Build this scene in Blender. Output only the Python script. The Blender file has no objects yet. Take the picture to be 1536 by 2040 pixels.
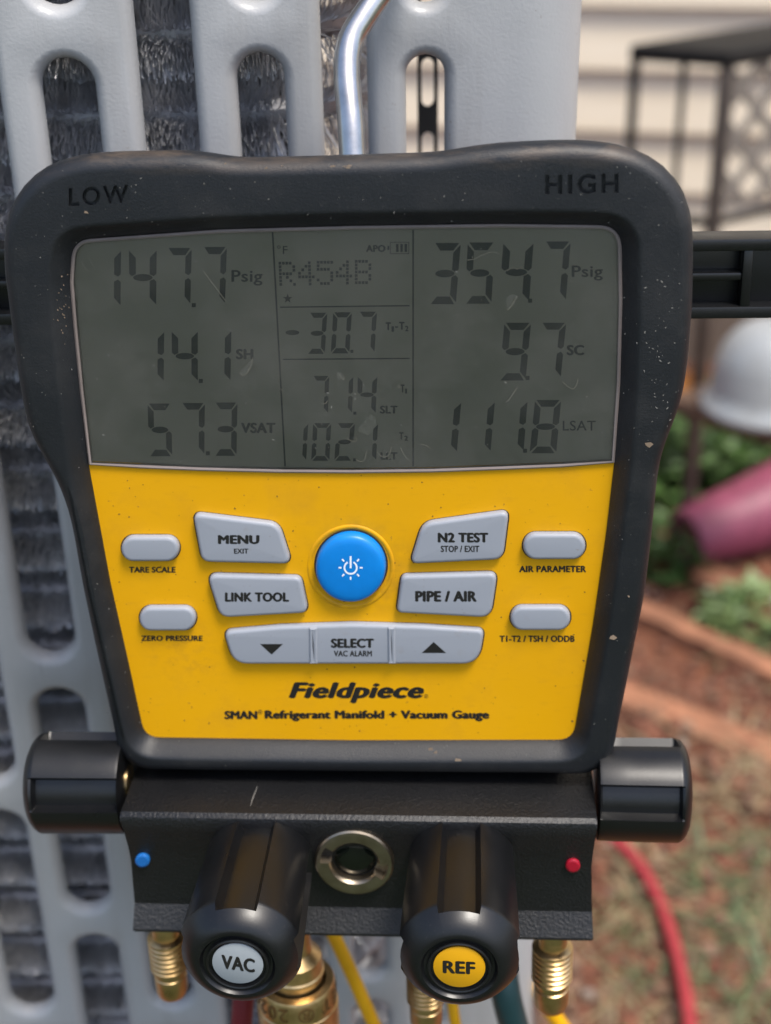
import bpy, bmesh, math, random
import numpy as np
from mathutils import Vector, Matrix, geometry

random.seed(7); rng = np.random.default_rng(7)
R = math.radians
scene = bpy.context.scene
col = scene.collection

# ------------------------------------------------------------------ camera
FPX, W0, H0 = 2900.0, 1536.0, 2040.0
CAM = Vector((0, 0, 1.1)); PITCH = R(28); ROLL = R(1.05)
FWD = Vector((0, math.cos(PITCH), -math.sin(PITCH)))
_u0 = Vector((0, math.sin(PITCH), math.cos(PITCH))); _r0 = Vector((1, 0, 0))
RIGHT = _r0*math.cos(ROLL) - _u0*math.sin(ROLL)
UP = _u0*math.cos(ROLL) + _r0*math.sin(ROLL)
cd = bpy.data.cameras.new('camera'); cam = bpy.data.objects.new('camera', cd); col.objects.link(cam)
cm = Matrix((RIGHT, UP, -FWD)).transposed().to_4x4(); cm.translation = CAM
cam.matrix_world = cm
cd.sensor_fit = 'HORIZONTAL'; cd.sensor_width = 36.0; cd.lens = 36.0*FPX/W0
cd.clip_start = 0.02; cd.clip_end = 500
cd.dof.use_dof = True; cd.dof.focus_distance = 0.448; cd.dof.aperture_fstop = 10.8
scene.camera = cam

# ------------------------------------------------------------------ sky, sun, exposure
SUN_EL, SUN_AZ = R(66), R(138)        # azimuth measured clockwise from +Y
w = bpy.data.worlds.new('World'); scene.world = w; w.use_nodes = True
nt = w.node_tree; nt.nodes.clear()
sky = nt.nodes.new('ShaderNodeTexSky'); sky.sky_type = 'NISHITA'; sky.sun_disc = False
sky.sun_elevation = SUN_EL; sky.sun_rotation = SUN_AZ; sky.dust_density = 3.0; sky.air_density = 1.0
bg = nt.nodes.new('ShaderNodeBackground'); bg.inputs['Strength'].default_value = 0.10
wo = nt.nodes.new('ShaderNodeOutputWorld')
nt.links.new(sky.outputs[0], bg.inputs[0]); nt.links.new(bg.outputs[0], wo.inputs[0])
sl = bpy.data.lights.new('sun', 'SUN'); sl.energy = 1.5; sl.angle = R(16); sl.color = (1, .95, .87)
sun = bpy.data.objects.new('sun', sl); col.objects.link(sun)
sd = Vector((math.sin(SUN_AZ)*math.cos(SUN_EL), math.cos(SUN_AZ)*math.cos(SUN_EL), math.sin(SUN_EL)))
sun.rotation_euler = sd.to_track_quat('Z', 'Y').to_euler(); sun.location = (2, -2, 5)
scene.view_settings.view_transform = 'Standard'; scene.view_settings.look = 'None'
scene.view_settings.gamma = 1.0; scene.view_settings.exposure = 1.30
scene.render.engine = 'CYCLES'
scene.cycles.use_denoising = True
scene.cycles.max_bounces = 8; scene.cycles.transparent_max_bounces = 8

# ------------------------------------------------------------------ helpers
def ray(u, v):
    return FWD + RIGHT*((u - W0/2)/FPX) - UP*((v - H0/2)/FPX)
def at(u, v, t): return CAM + ray(u, v)*t
def at_z(u, v, z):
    d = ray(u, v); return CAM + d*((z - CAM.z)/d.z)
def at_y(u, v, y):
    d = ray(u, v); return CAM + d*(y/d.y)
def lin(r, g, b):
    f = lambda c: (c/255/12.92) if c/255 <= .04045 else ((c/255 + .055)/1.055)**2.4
    return (f(r), f(g), f(b), 1)

def mk(name, verts, faces, mat=None, parent=None, smooth=None, loc=None):
    me = bpy.data.meshes.new(name)
    me.from_pydata([tuple(v) for v in verts], [], faces); me.update()
    if smooth is not None:
        me.polygons.foreach_set('use_smooth', [True]*len(me.polygons))
        me.set_sharp_from_angle(angle=R(smooth))
    if mat: me.materials.append(mat)
    o = bpy.data.objects.new(name, me); col.objects.link(o)
    if parent: o.parent = parent
    if loc: o.location = loc
    return o
def mk_np(name, V, F, mat, parent=None):          # V (n,3), F (m,k)
    me = bpy.data.meshes.new(name)
    V = np.asarray(V, np.float32); F = np.asarray(F, np.int32); k = F.shape[1]
    me.vertices.add(len(V)); me.vertices.foreach_set('co', V.ravel())
    me.loops.add(F.size); me.loops.foreach_set('vertex_index', F.ravel())
    me.polygons.add(len(F)); me.polygons.foreach_set('loop_start', np.arange(len(F), dtype=np.int32)*k)
    me.update(calc_edges=True); me.validate()
    if mat: me.materials.append(mat)
    o = bpy.data.objects.new(name, me); col.objects.link(o)
    if parent: o.parent = parent
    return o
def fix_normals(o):
    bm = bmesh.new(); bm.from_mesh(o.data)
    bmesh.ops.recalc_face_normals(bm, faces=bm.faces); bm.to_mesh(o.data); bm.free()
    return o
def empty(name, mat4):
    o = bpy.data.objects.new(name, None); col.objects.link(o); o.matrix_world = mat4; o.empty_display_size = .05
    return o
def tag(o, label=None, cat=None, group=None, kind=None):
    if label: o['label'] = label
    if cat: o['category'] = cat
    if group: o['group'] = group
    if kind: o['kind'] = kind
    return o
def loft(rings, cap0=False, cap1=False, closed=False):
    n = len(rings[0]); V = [p for r in rings for p in r]; F = []
    m = len(rings)
    for i in range(m if closed else m-1):
        j = (i+1) % m
        for k in range(n):
            l = (k+1) % n
            F.append((i*n+k, i*n+l, j*n+l, j*n+k))
    if cap0: F.append(tuple(reversed(range(n))))
    if cap1: F.append(tuple((m-1)*n + k for k in range(n)))
    return V, F
def box(V, F, x0, x1, y0, y1, z0, z1, M=None):
    b = len(V); pts = [(x, y, z) for z in (z0, z1) for y in (y0, y1) for x in (x0, x1)]
    V += [M @ Vector(p) if M else Vector(p) for p in pts]
    F += [tuple(b+i for i in f) for f in ((0,2,3,1),(4,5,7,6),(0,1,5,4),(2,6,7,3),(0,4,6,2),(1,3,7,5))]
def bevel_obj(o, wd, seg=2, ang=30):
    bm = bmesh.new(); bm.from_mesh(o.data)
    bmesh.ops.remove_doubles(bm, verts=bm.verts, dist=1e-7)
    bmesh.ops.recalc_face_normals(bm, faces=bm.faces)
    es = [e for e in bm.edges if len(e.link_faces) == 2 and e.calc_face_angle(0) > R(ang)]
    bmesh.ops.bevel(bm, geom=es, offset=wd, segments=seg, affect='EDGES', profile=.5, clamp_overlap=True)
    bm.to_mesh(o.data); bm.free()
    o.data.polygons.foreach_set('use_smooth', [True]*len(o.data.polygons)); o.data.set_sharp_from_angle(angle=R(40))
    return o
def rounded(corners, seg=8):
    """corners [(x, y, r)] -> closed point list with filleted corners"""
    out = []; n = len(corners)
    for i in range(n):
        p0 = Vector(corners[i-1][:2]); p = Vector(corners[i][:2]); p1 = Vector(corners[(i+1) % n][:2]); r = corners[i][2]
        if r <= 0: out.append(p); continue
        a = (p0-p).normalized(); b = (p1-p).normalized()
        half = math.acos(max(-1, min(1, a.dot(b))))/2
        d = min(r/max(math.tan(half), 1e-3), (p0-p).length*.49, (p1-p).length*.49)
        A = p + a*d; B = p + b*d
        for k in range(seg+1):
            t = k/seg; out.append(A*(1-t)**2 + p*(2*t*(1-t)*.98 + .02*2*t*(1-t)) + B*t*t)
    return out
def catmull(pts, per=8, closed=True):
    n = len(pts); out = []
    for i in range(n if closed else n-1):
        g = lambda k: Vector(pts[k % n] if closed else pts[max(0, min(n-1, k))])
        p0, p1, p2, p3 = g(i-1), g(i), g(i+1), g(i+2)
        for k in range(per):
            t = k/per
            out.append(.5*((2*p1) + (p2-p0)*t + (2*p0-5*p1+4*p2-p3)*t*t + (3*p1-p0-3*p2+p3)*t**3))
    if not closed: out.append(Vector(pts[-1]))
    return out
def resample(pts, n):
    P = [Vector(p) for p in pts]; P.append(P[0]); L = [0]
    for i in range(1, len(P)): L.append(L[-1] + (P[i]-P[i-1]).length)
    out = []; j = 0
    for k in range(n):
        s = L[-1]*k/n
        while L[j+1] < s: j += 1
        t = (s-L[j])/max(L[j+1]-L[j], 1e-12); out.append(P[j].lerp(P[j+1], t))
    return out
def area2(p): return sum(p[i-1][0]*p[i][1]-p[i][0]*p[i-1][1] for i in range(len(p)))/2
def offset2(P, d):
    """inward offset (d>0) of a closed 2D polygon"""
    s = 1 if area2(P) > 0 else -1; n = len(P); out = []
    for i in range(n):
        t = (Vector(P[(i+1) % n][:2]) - Vector(P[i-1][:2]))
        if t.length < 1e-9: t = Vector((1, 0))
        t.normalize(); out.append(Vector((P[i][0] - s*t.y*d, P[i][1] + s*t.x*d)))
    return out
def tube(pts, r, seg=14, per=8, caps=True, rfun=None):
    P = catmull([tuple(p) for p in pts], per, False); V = []; F = []; n = len(P)
    up = Vector((0.13, 0.37, .92)); prev = None; rings = []
    for i, p in enumerate(P):
        t = (P[min(i+1, n-1)] - P[max(i-1, 0)]).normalized()
        a = (up - t*up.dot(t)) if prev is None else (prev - t*prev.dot(t))
        a.normalize(); prev = a; b = t.cross(a)
        rr = rfun(i/(n-1)) if rfun else r
        rings.append([p + (a*math.cos(2*math.pi*k/seg) + b*math.sin(2*math.pi*k/seg))*rr for k in range(seg)])
    return loft(rings, caps, caps)
def lathe(profile, origin, axis, ref, seg=40, cap0=True, cap1=True):
    """profile [(s along axis, r)]"""
    axis = axis.normalized(); a = (ref - axis*ref.dot(axis)).normalized(); b = axis.cross(a)
    rings = [[origin + axis*s + (a*math.cos(2*math.pi*k/seg) + b*math.sin(2*math.pi*k/seg))*r for k in range(seg)] for s, r in profile]
    return loft(rings, cap0, cap1)

# ------------------------------------------------------------------ frame of the gauge
DEV_T = .464; TILT = R(25); YAW = R(4.0)
Xl = (RIGHT*math.cos(YAW) - FWD*math.sin(YAW)).normalized()         # right side nearer
Nn = -FWD*math.cos(YAW) - RIGHT*math.sin(YAW)
Nl = (Nn*math.cos(TILT) - UP*math.sin(TILT)).normalized()
Yl = Nl.cross(Xl).normalized()
DO = at(W0/2, H0/2, DEV_T)
def P(u, v, h=0.0):
    d = ray(u, v); t = ((DO + Nl*h) - CAM).dot(Nl)/d.dot(Nl); q = CAM + d*t - DO
    return Vector((q.dot(Xl), q.dot(Yl), h))
def W(p): return DO + Xl*p[0] + Yl*p[1] + Nl*p[2]
BASE = P(715, 1868, .0)
POWER_AT = tuple(P(712, 1132, 0) - BASE); GRIME_AT = tuple(P(370, 1300, 0) - BASE)

# ------------------------------------------------------------------ materials
class Nodes:
    def __init__(s, name):
        s.m = bpy.data.materials.new(name); s.m.use_nodes = True; s.t = s.m.node_tree
        s.b = s.t.nodes['Principled BSDF']; s.o = s.t.nodes['Material Output']
        s.tc = s.t.nodes.new('ShaderNodeTexCoord')
    def n(s, typ, **kw):
        nd = s.t.nodes.new(typ)
        for k, v in kw.items():
            if k.startswith('i_'): nd.inputs[k[2:].replace('_', ' ')].default_value = v
            else: setattr(nd, k, v)
        return nd
    def l(s, a, b): s.t.links.new(a, b)
    def noise(s, scale, detail=4, rough=.55, stretch=None, coord='Object'):
        nz = s.n('ShaderNodeTexNoise'); nz.inputs['Scale'].default_value = scale
        nz.inputs['Detail'].default_value = detail; nz.inputs['Roughness'].default_value = rough
        src = s.tc.outputs[coord]
        if stretch:
            mp = s.n('ShaderNodeMapping'); mp.inputs['Scale'].default_value = stretch; s.l(src, mp.inputs[0]); src = mp.outputs[0]
        s.l(src, nz.inputs['Vector']); return nz.outputs['Fac']
    def ramp(s, fac, stops, interp='LINEAR'):
        r = s.n('ShaderNodeValToRGB'); r.color_ramp.interpolation = interp; e = r.color_ramp.elements
        while len(e) < len(stops): e.new(.5)
        for i, (p, c) in enumerate(stops):
            e[i].position = p; e[i].color = c if len(c) == 4 else (*c, 1)
        s.l(fac, r.inputs[0]); return r.outputs[0]
    def mix(s, fac, a, b, blend='MIX'):
        m = s.n('ShaderNodeMix', data_type='RGBA', blend_type=blend)
        for sock, v in ((m.inputs[0], fac), (m.inputs[6], a), (m.inputs[7], b)):
            if hasattr(v, 'links') or isinstance(v, bpy.types.NodeSocket): s.l(v, sock)
            else: sock.default_value = v
        return m.outputs[2]
    def bump(s, height, strength, dist=.001):
        b = s.n('ShaderNodeBump'); b.inputs['Strength'].default_value = strength; b.inputs['Distance'].default_value = dist
        s.l(height, b.inputs['Height']); s.l(b.outputs[0], s.b.inputs['Normal']); return b
    def set(s, **kw):
        for k, v in kw.items(): s.b.inputs[k.replace('_', ' ')].default_value = v
        return s
def g3(v): return (v, v, v, 1)
def simple(name, color, rough=.5, metal=0., bump=None, var=.12, spec=.5):
    N = Nodes(name); N.set(Roughness=rough, Metallic=metal); N.b.inputs['Specular IOR Level'].default_value = spec
    nz = N.noise(60 if not bump else bump[0]*.2, 5)
    c = tuple(color[:3])
    lo = tuple(x*(1-var) for x in c) + (1,); hi = tuple(min(1, x*(1+var)) for x in c) + (1,)
    N.l(N.ramp(nz, [(.3, lo), (.7, hi)]), N.b.inputs['Base Color'])
    if bump: N.bump(N.noise(bump[0], 3), bump[1], bump[2])
    return N.m

# rubber boot: charcoal with dust rubbed into it
N = Nodes('rubber'); N.set(Roughness=.52); base = (.0075, .0088, .0112, 1)
d1 = N.noise(26, 6, .65); d2 = N.noise(900, 3); d3 = N.noise(7, 4)
dust = N.ramp(d1, [(.50, g3(.0)), (.76, g3(.6))])
dust2 = N.ramp(d2, [(.60, g3(0)), (.74, g3(.4))])
dm = N.mix(dust2, dust, g3(1), 'SCREEN'); sx_ = N.n('ShaderNodeSeparateXYZ'); N.l(N.tc.outputs['Object'], sx_.inputs[0])
yt_ = (P(700, 345, .005) - BASE).y
mr = N.n('ShaderNodeMapRange'); mr.inputs[1].default_value = yt_; mr.inputs[2].default_value = yt_ + .006; N.l(sx_.outputs['Y'], mr.inputs[0])
rub = N.mix(N.ramp(N.noise(70, 6, .75, (.45, 1.6, 1)), [(.46, g3(0)), (.66, g3(1))]), g3(0), mr.outputs[0])
dm = N.mix(N.ramp(d3, [(.32, g3(.16)), (.70, g3(.85))]), g3(0), dm)
cb = N.mix(dm, base, (.062, .057, .051, 1)); N.l(N.mix(rub, cb, (.085, .062, .044, 1)), N.b.inputs['Base Color'])
N.l(N.ramp(d1, [(.3, g3(.40)), (.75, g3(.62))]), N.b.inputs['Roughness'])
N.bump(N.noise(1700, 3, .7), .55, .00022); M_RUBBER = N.m
# black plastic
N = Nodes('black_plastic'); d1 = N.noise(40, 5); d2 = N.noise(1400, 2)
N.l(N.mix(N.ramp(d2, [(.63, g3(0)), (.75, g3(.35))]), (.0045, .0048, .0055, 1), (.045, .042, .038, 1)), N.b.inputs['Base Color'])
N.l(N.ramp(d1, [(.3, g3(.26)), (.7, g3(.44))]), N.b.inputs['Roughness']); N.bump(N.noise(1800, 2), .12, .0001); M_KNOB = N.m
# painted cast manifold
N = Nodes('powder_coat'); N.set(Roughness=.42)
N.l(N.ramp(N.noise(30, 5), [(.3, (.006, .0063, .007, 1)), (.75, (.010, .010, .0108, 1))]), N.b.inputs['Base Color'])
N.bump(N.noise(1000, 3, .6), .9, .0004); M_POWDER = N.m
# yellow face
N = Nodes('yellow_face'); a = N.noise(38, 6, .6); b = N.noise(520, 3); c = N.noise(12, 4); e = N.noise(160, 4, .5, (1, 3, 1))
yc = N.ramp(c, [(.3, (.70, .34, .001, 1)), (.7, (.76, .38, .002, 1))])
yc = N.mix(N.ramp(a, [(.54, g3(0)), (.78, g3(.38))]), yc, (.46, .22, .012, 1))
yc = N.mix(N.ramp(b, [(.69, g3(0)), (.78, g3(.75))]), yc, (.22, .10, .03, 1))
yc = N.mix(N.ramp(e, [(.58, g3(0)), (.80, g3(.18))]), yc, (.48, .23, .02, 1))
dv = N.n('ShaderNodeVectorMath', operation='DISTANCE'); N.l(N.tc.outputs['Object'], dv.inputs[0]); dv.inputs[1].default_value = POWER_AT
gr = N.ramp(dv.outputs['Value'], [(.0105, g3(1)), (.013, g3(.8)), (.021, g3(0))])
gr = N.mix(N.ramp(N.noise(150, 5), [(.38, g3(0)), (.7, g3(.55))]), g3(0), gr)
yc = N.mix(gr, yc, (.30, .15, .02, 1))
dv2 = N.n('ShaderNodeVectorMath', operation='DISTANCE'); N.l(N.tc.outputs['Object'], dv2.inputs[0]); dv2.inputs[1].default_value = GRIME_AT
gr2 = N.mix(N.ramp(N.noise(220, 6, .7), [(.45, g3(0)), (.75, g3(.6))]), g3(0), N.ramp(dv2.outputs['Value'], [(.0, g3(1)), (.018, g3(0))]))
yc = N.mix(gr2, yc, (.40, .20, .02, 1))
N.l(yc, N.b.inputs['Base Color']); N.l(N.ramp(a, [(.3, g3(.38)), (.7, g3(.55))]), N.b.inputs['Roughness'])
N.b.inputs['Specular IOR Level'].default_value = .3; N.bump(N.noise(700, 3), .15, .0001); M_YELLOW = N.m
# grey silicone keys
N = Nodes('grey_key'); a = N.noise(120, 5); b = N.noise(900, 2)
kc = N.mix(N.ramp(a, [(.62, g3(0)), (.85, g3(.45))]), (.295, .315, .355, 1), (.24, .19, .13, 1))
kc = N.mix(N.ramp(b, [(.70, g3(0)), (.78, g3(.5))]), kc, (.2, .16, .12, 1))
N.l(kc, N.b.inputs['Base Color']); N.set(Roughness=.48); N.bump(N.noise(1500, 2), .1, .0001); M_KEY = N.m
M_BLUE = simple('blue_key', (.0, .20, .62), .38, 0, (1200, .06, .0001), .05)
M_GAP = simple('key_gap', (.02, .017, .014), .8)  # dark colour standing in for the shade in the gap round each key
M_PRINT = simple('black_print', (.013, .012, .011), .45)
M_WHITE = simple('white_print', (.85, .88, .9), .45, var=.03)
# lcd
N = Nodes('lcd_glass'); N.set(Roughness=.38)
N.l(N.ramp(N.noise(16, 4), [(.3, (.245, .232, .178, 1)), (.7, (.285, .268, .215, 1))]), N.b.inputs['Base Color']); M_LCD = N.m
M_SEG = simple('lcd_segment', (.016, .024, .030), .4)
N = Nodes('window_pane')
tr = N.n('ShaderNodeBsdfTransparent'); tr.inputs[0].default_value = (.93, .93, .92, 1)
gl = N.n('ShaderNodeBsdfGlossy'); N.l(N.ramp(N.noise(45, 5), [(.35, g3(.06)), (.7, g3(.22))]), gl.inputs['Roughness'])
fr = N.n('ShaderNodeFresnel'); fr.inputs[0].default_value = 1.5
mx = N.n('ShaderNodeMixShader'); N.l(fr.outputs[0], mx.inputs[0]); N.l(tr.outputs[0], mx.inputs[1]); N.l(gl.outputs[0], mx.inputs[2])
df = N.n('ShaderNodeBsdfDiffuse'); df.inputs[0].default_value = (.5, .46, .42, 1)
mx2 = N.n('ShaderNodeMixShader'); N.l(N.ramp(N.noise(30, 6, .65), [(.40, g3(.010)), (.8, g3(.085))]), mx2.inputs[0])
N.l(mx.outputs[0], mx2.inputs[1]); N.l(df.outputs[0], mx2.inputs[2]); N.l(mx2.outputs[0], N.o.inputs[0]); M_PANE = N.m
M_TRIM = simple('window_edge', (.20, .165, .15), .4)
M_DUST = simple('dust', (.20, .19, .17), .9, var=.4)
M_CLAYDOT = simple('dried_mud', (.26, .19, .13), .9, var=.3)
N = Nodes('residue'); N.b.inputs['Base Color'].default_value = (.42, .42, .37, 1); N.set(Roughness=.35, Alpha=.06); M_RESIDUE = N.m
M_RESEDGE = simple('residue_edge', (.16, .15, .12), .35)
# metals
N = Nodes('brass'); N.set(Metallic=1.0)
N.l(N.ramp(N.noise(120, 5), [(.3, (.48, .32, .14, 1)), (.55, (.70, .50, .25, 1)), (.8, (.55, .37, .17, 1))]), N.b.inputs['Base Color'])
N.l(N.ramp(N.noise(80, 5), [(.3, g3(.26)), (.75, g3(.46))]), N.b.inputs['Roughness']); N.bump(N.noise(900, 2), .08, .0001); M_BRASS = N.m
N = Nodes('nickel'); N.set(Metallic=1.0, Roughness=.36)
N.l(N.ramp(N.noise(150, 5), [(.3, (.26, .215, .155, 1)), (.7, (.40, .34, .26, 1))]), N.b.inputs['Base Color']); N.bump(N.noise(1200, 2), .06, .0001); M_NICKEL = N.m
M_STEEL = simple('hook_steel', (.52, .51, .50), .27, 1.0, (500, .12, .0003), .22)
N = Nodes('sight_lens'); N.b.inputs['Base Color'].default_value = (.004, .006, .004, 1); N.set(Roughness=.12, Coat_Weight=0.); M_LENS = N.m
M_DOTB = simple('blue_dot', (.01, .13, .42), .4); M_DOTR = simple('red_dot', (.32, .005, .02), .35)
M_LABW = simple('white_sticker', (.30, .33, .35), .45, var=.03); M_LABY = simple('yellow_sticker', (.68, .34, .004), .42, var=.03)
# condenser guard paint with stipple
N = Nodes('guard_paint'); N.set(Roughness=.30)
gc = N.ramp(N.noise(14, 5), [(.3, (.355, .36, .365, 1)), (.7, (.405, .41, .415, 1))])
gc = N.mix(N.ramp(N.noise(55, 6, .7), [(.68, g3(0)), (.8, g3(.5))]), gc, (.30, .23, .17, 1))
st = N.noise(60, 6, .7, (1, 1, .07)); gc = N.mix(N.ramp(st, [(.50, g3(0)), (.80, g3(.35))]), gc, (.22, .20, .175, 1))
gc = N.mix(N.ramp(N.noise(330, 3, .6), [(.70, g3(0)), (.76, g3(.6))]), gc, (.24, .20, .16, 1))
N.l(N.ramp(st, [(.3, g3(.26)), (.7, g3(.42))]), N.b.inputs['Roughness'])
N.l(gc, N.b.inputs['Base Color']); N.bump(N.noise(900, 2, .5), .30, .0003); M_GUARD = N.m
N = Nodes('fin_aluminium'); N.set(Metallic=.55)
N.l(N.ramp(N.noise(90, 4), [(.3, (.34, .34, .355, 1)), (.6, (.62, .62, .64, 1)), (.85, (.85, .85, .87, 1))]), N.b.inputs['Base Color'])
N.set(Roughness=.38); M_FIN = N.m
M_TUBE = simple('coil_tube', (.45, .45, .47), .45, .6)
M_DARK = simple('dark_metal', (.02, .02, .022), .55)
# hoses
M_HRED = simple('red_hose', (.36, .035, .045), .45, 0, (300, .1, .0005)); M_HYEL = simple('yellow_hose', (.80, .40, .004), .4, 0, (300, .1, .0005))
M_HTEAL = simple('teal_hose', (.012, .045, .05), .45, 0, (300, .1, .0005)); M_HMAR = simple('maroon_hose', (.16, .012, .02), .5, 0, (300, .1, .0005))
# background
N = Nodes('clay'); a = N.noise(5, 8, .65); b = N.noise(38, 6, .6); c = N.noise(1.7, 4)
cc = N.ramp(a, [(.3, (.075, .028, .014, 1)), (.5, (.165, .056, .025, 1)), (.72, (.235, .086, .040, 1))])
cc = N.mix(N.ramp(b, [(.5, g3(0)), (.75, g3(.6))]), cc, (.13, .09, .07, 1)); cc = N.mix(N.ramp(c, [(.4, g3(0)), (.7, g3(.5))]), cc, (.10, .062, .045, 1))
N.l(cc, N.b.inputs['Base Color']); N.set(Roughness=.95); N.bump(N.noise(45, 6), .8, .02); M_CLAY = N.m
N = Nodes('siding'); N.set(Roughness=.6)
N.l(N.ramp(N.noise(3, 6, .6, (1, 1, 8)), [(.3, (.74, .635, .475, 1)), (.7, (.80, .71, .57, 1))]), N.b.inputs['Base Color']); M_SIDING = N.m
M_STAND = simple('stand_black', (.012, .011, .010), .55, 0, None, .3, .3); M_STANDLEG = simple('stand_brown', (.055, .042, .034), .45, 0, None, .4)
M_LATT = simple('lattice_grey', (.17, .15, .13), .6, 0, None, .2); M_SHELF = simple('shelf_wood', (.12, .07, .045), .7, 0, None, .3)
M_GLOBE = simple('white_pot', (.33, .345, .35), .25, 0, None, .05)
M_PINK = simple('pink_pot', (.22, .045, .085), .5, 0, None, .25); M_TERRA = simple('terracotta', (.52, .22, .055), .8, 0, None, .2)
M_BOARD = simple('red_board', (.27, .12, .065), .8, 0, (60, .4, .004), .5)
M_LEAF = simple('leaf', (.055, .11, .025), .45, 0, None, .6); M_LEAF2 = simple('leaf_pale', (.17, .24, .09), .4, 0, None, .5)
M_GRASS = simple('grass', (.085, .115, .048), .6, 0, None, .6); M_STRAW = simple('straw', (.24, .18, .10), .8, 0, None, .4)
M_CLOD = simple('clod', (.155, .060, .034), .95, 0, None, .5); M_STONE = simple('stone', (.30, .25, .21), .8, 0, None, .3)

# ------------------------------------------------------------------ setting: ground
S = 60; gv = []; gf = []
gx = np.concatenate([np.linspace(-80, -3, 6), np.linspace(-2.4, 3, 90), np.linspace(4, 80, 6)])
gy = np.concatenate([np.linspace(-80, -2, 6), np.linspace(-1.2, 4, 90), np.linspace(5, 80, 6)])
def ground_h(x, y):
    a = (.012*np.sin(x*7.1+1.3*np.sin(y*3)) + .010*np.sin(y*9.3+x*4) + .006*np.sin(x*23+y*17))
    fade = np.clip(1-np.hypot(x-.4, y-1.6)/2.3, 0, 1)
    return a*fade - .012
XX, YY = np.meshgrid(gx, gy); ZZ = ground_h(XX, YY); nx = len(gx)
V = np.stack([XX.ravel(), YY.ravel(), ZZ.ravel()], 1)
F = [[j*nx+i, j*nx+i+1, (j+1)*nx+i+1, (j+1)*nx+i] for j in range(len(gy)-1) for i in range(nx-1)]
g = mk_np('ground', V, F, M_CLAY); tag(g, kind='structure')
g.data.polygons.foreach_set('use_smooth', [True]*len(g.data.polygons))

# unseen dark grass sheet added behind the camera to cut bounced ground light
N = Nodes('added_lawn'); N.set(Roughness=.9)
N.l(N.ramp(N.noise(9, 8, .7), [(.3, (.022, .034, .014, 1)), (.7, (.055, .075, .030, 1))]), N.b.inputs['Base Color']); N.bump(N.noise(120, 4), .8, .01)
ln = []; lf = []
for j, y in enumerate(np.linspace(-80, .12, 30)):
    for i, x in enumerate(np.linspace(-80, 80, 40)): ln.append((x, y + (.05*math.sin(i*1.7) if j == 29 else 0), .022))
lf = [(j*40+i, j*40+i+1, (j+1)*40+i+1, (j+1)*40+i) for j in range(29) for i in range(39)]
tag(mk('added_lawn', ln, lf, N.m), kind='structure')

# ------------------------------------------------------------------ house wall of lap siding
th = R(-11)
wall_o = Vector((.55, 2.75, 0)); wx = Vector((math.cos(th), math.sin(th), 0)); wn = Vector((math.sin(th), -math.cos(th), 0))
WM = Matrix((wx, -wn, Vector((0, 0, 1)))).transposed().to_4x4(); WM.translation = wall_o
house = empty('house_wall', WM)
tag(house, 'cream lap siding of the house wall behind the black stand', 'wall')
V = []; F = []; box(V, F, -4, 5, .03, .2, -.05, 3.4); mk('sheathing', V, F, M_SIDING, house)
V = []; F = []; box(V, F, -4, 5, -.03, .03, -.05, .10); mk('foundation', V, F, simple('foundation', (.16, .12, .09), .9), house)
lap = .113; bd = None
for i in range(29):
    z0 = .10 + i*lap
    if bd is None:
        v = [(-4, -.018, 0), (5, -.018, 0), (5, .004, lap+.012), (-4, .004, lap+.012), (-4, .012, 0), (5, .012, 0), (5, .026, lap+.012), (-4, .026, lap+.012)]
        bd = mk('siding_board', v, [(0,1,2,3),(5,4,7,6),(4,5,1,0),(3,2,6,7),(4,0,3,7),(1,5,6,2)], M_SIDING, house, loc=(0, 0, z0))
    else:
        c = bd.copy(); col.objects.link(c); c.location = (0, 0, z0)

# ------------------------------------------------------------------ condenser unit
YP = .494
UYAW = .04                       # the guard runs slightly away to the right
def gp(x, z, d=0.0):             # guard surface: x along, z up, d = depth behind the face
    xr = .046; rad = .024
    if x <= xr: return Vector((x, YP + UYAW*x + d, z))
    a = min((x-xr)/rad, 1.45); ex = max(0, (x-xr) - rad*1.45)
    cx, cy = xr, YP + UYAW*xr + rad
    px = cx + (rad-d)*math.sin(a); py = cy - (rad-d)*math.cos(a)
    return Vector((px + ex*math.cos(a), py + ex*math.sin(a), z))
unit = empty('condenser_unit', Matrix.Translation((-.15, YP+.25, 0)))
tag(unit, 'grey outdoor air conditioner condenser with slotted steel guard and spiny coil', 'air conditioner')
UO = Vector((-.15, YP+.25, 0))
even = [1.171, 1.017, .862, .707, .573, .44, .31, .18]; odd = [1.09, .938, .768, .634, .50, .37, .24]
cols_ = [(-.300, .020, odd), (-.2665, .020, even), (-.234, .020, odd), (-.2005, .020, even), (-.1675+.0, .020, odd)]
cols_ = [(-.268, .020, odd), (-.2345, .020, even), (-.2015, .020, odd), (-.1675, .020, even), (-.135, .019, odd), (-.1027, .0178, even), (-.070, .0182, odd),
         (-.039, .0156, even), (-.0110, .0150, [1.10, .938, .76, .585, .42, .26]), (.0160, .0130, [1.171, 1.015, .86, .705, .55, .40, .25])]
ZB, ZT = .13, 1.115
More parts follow.
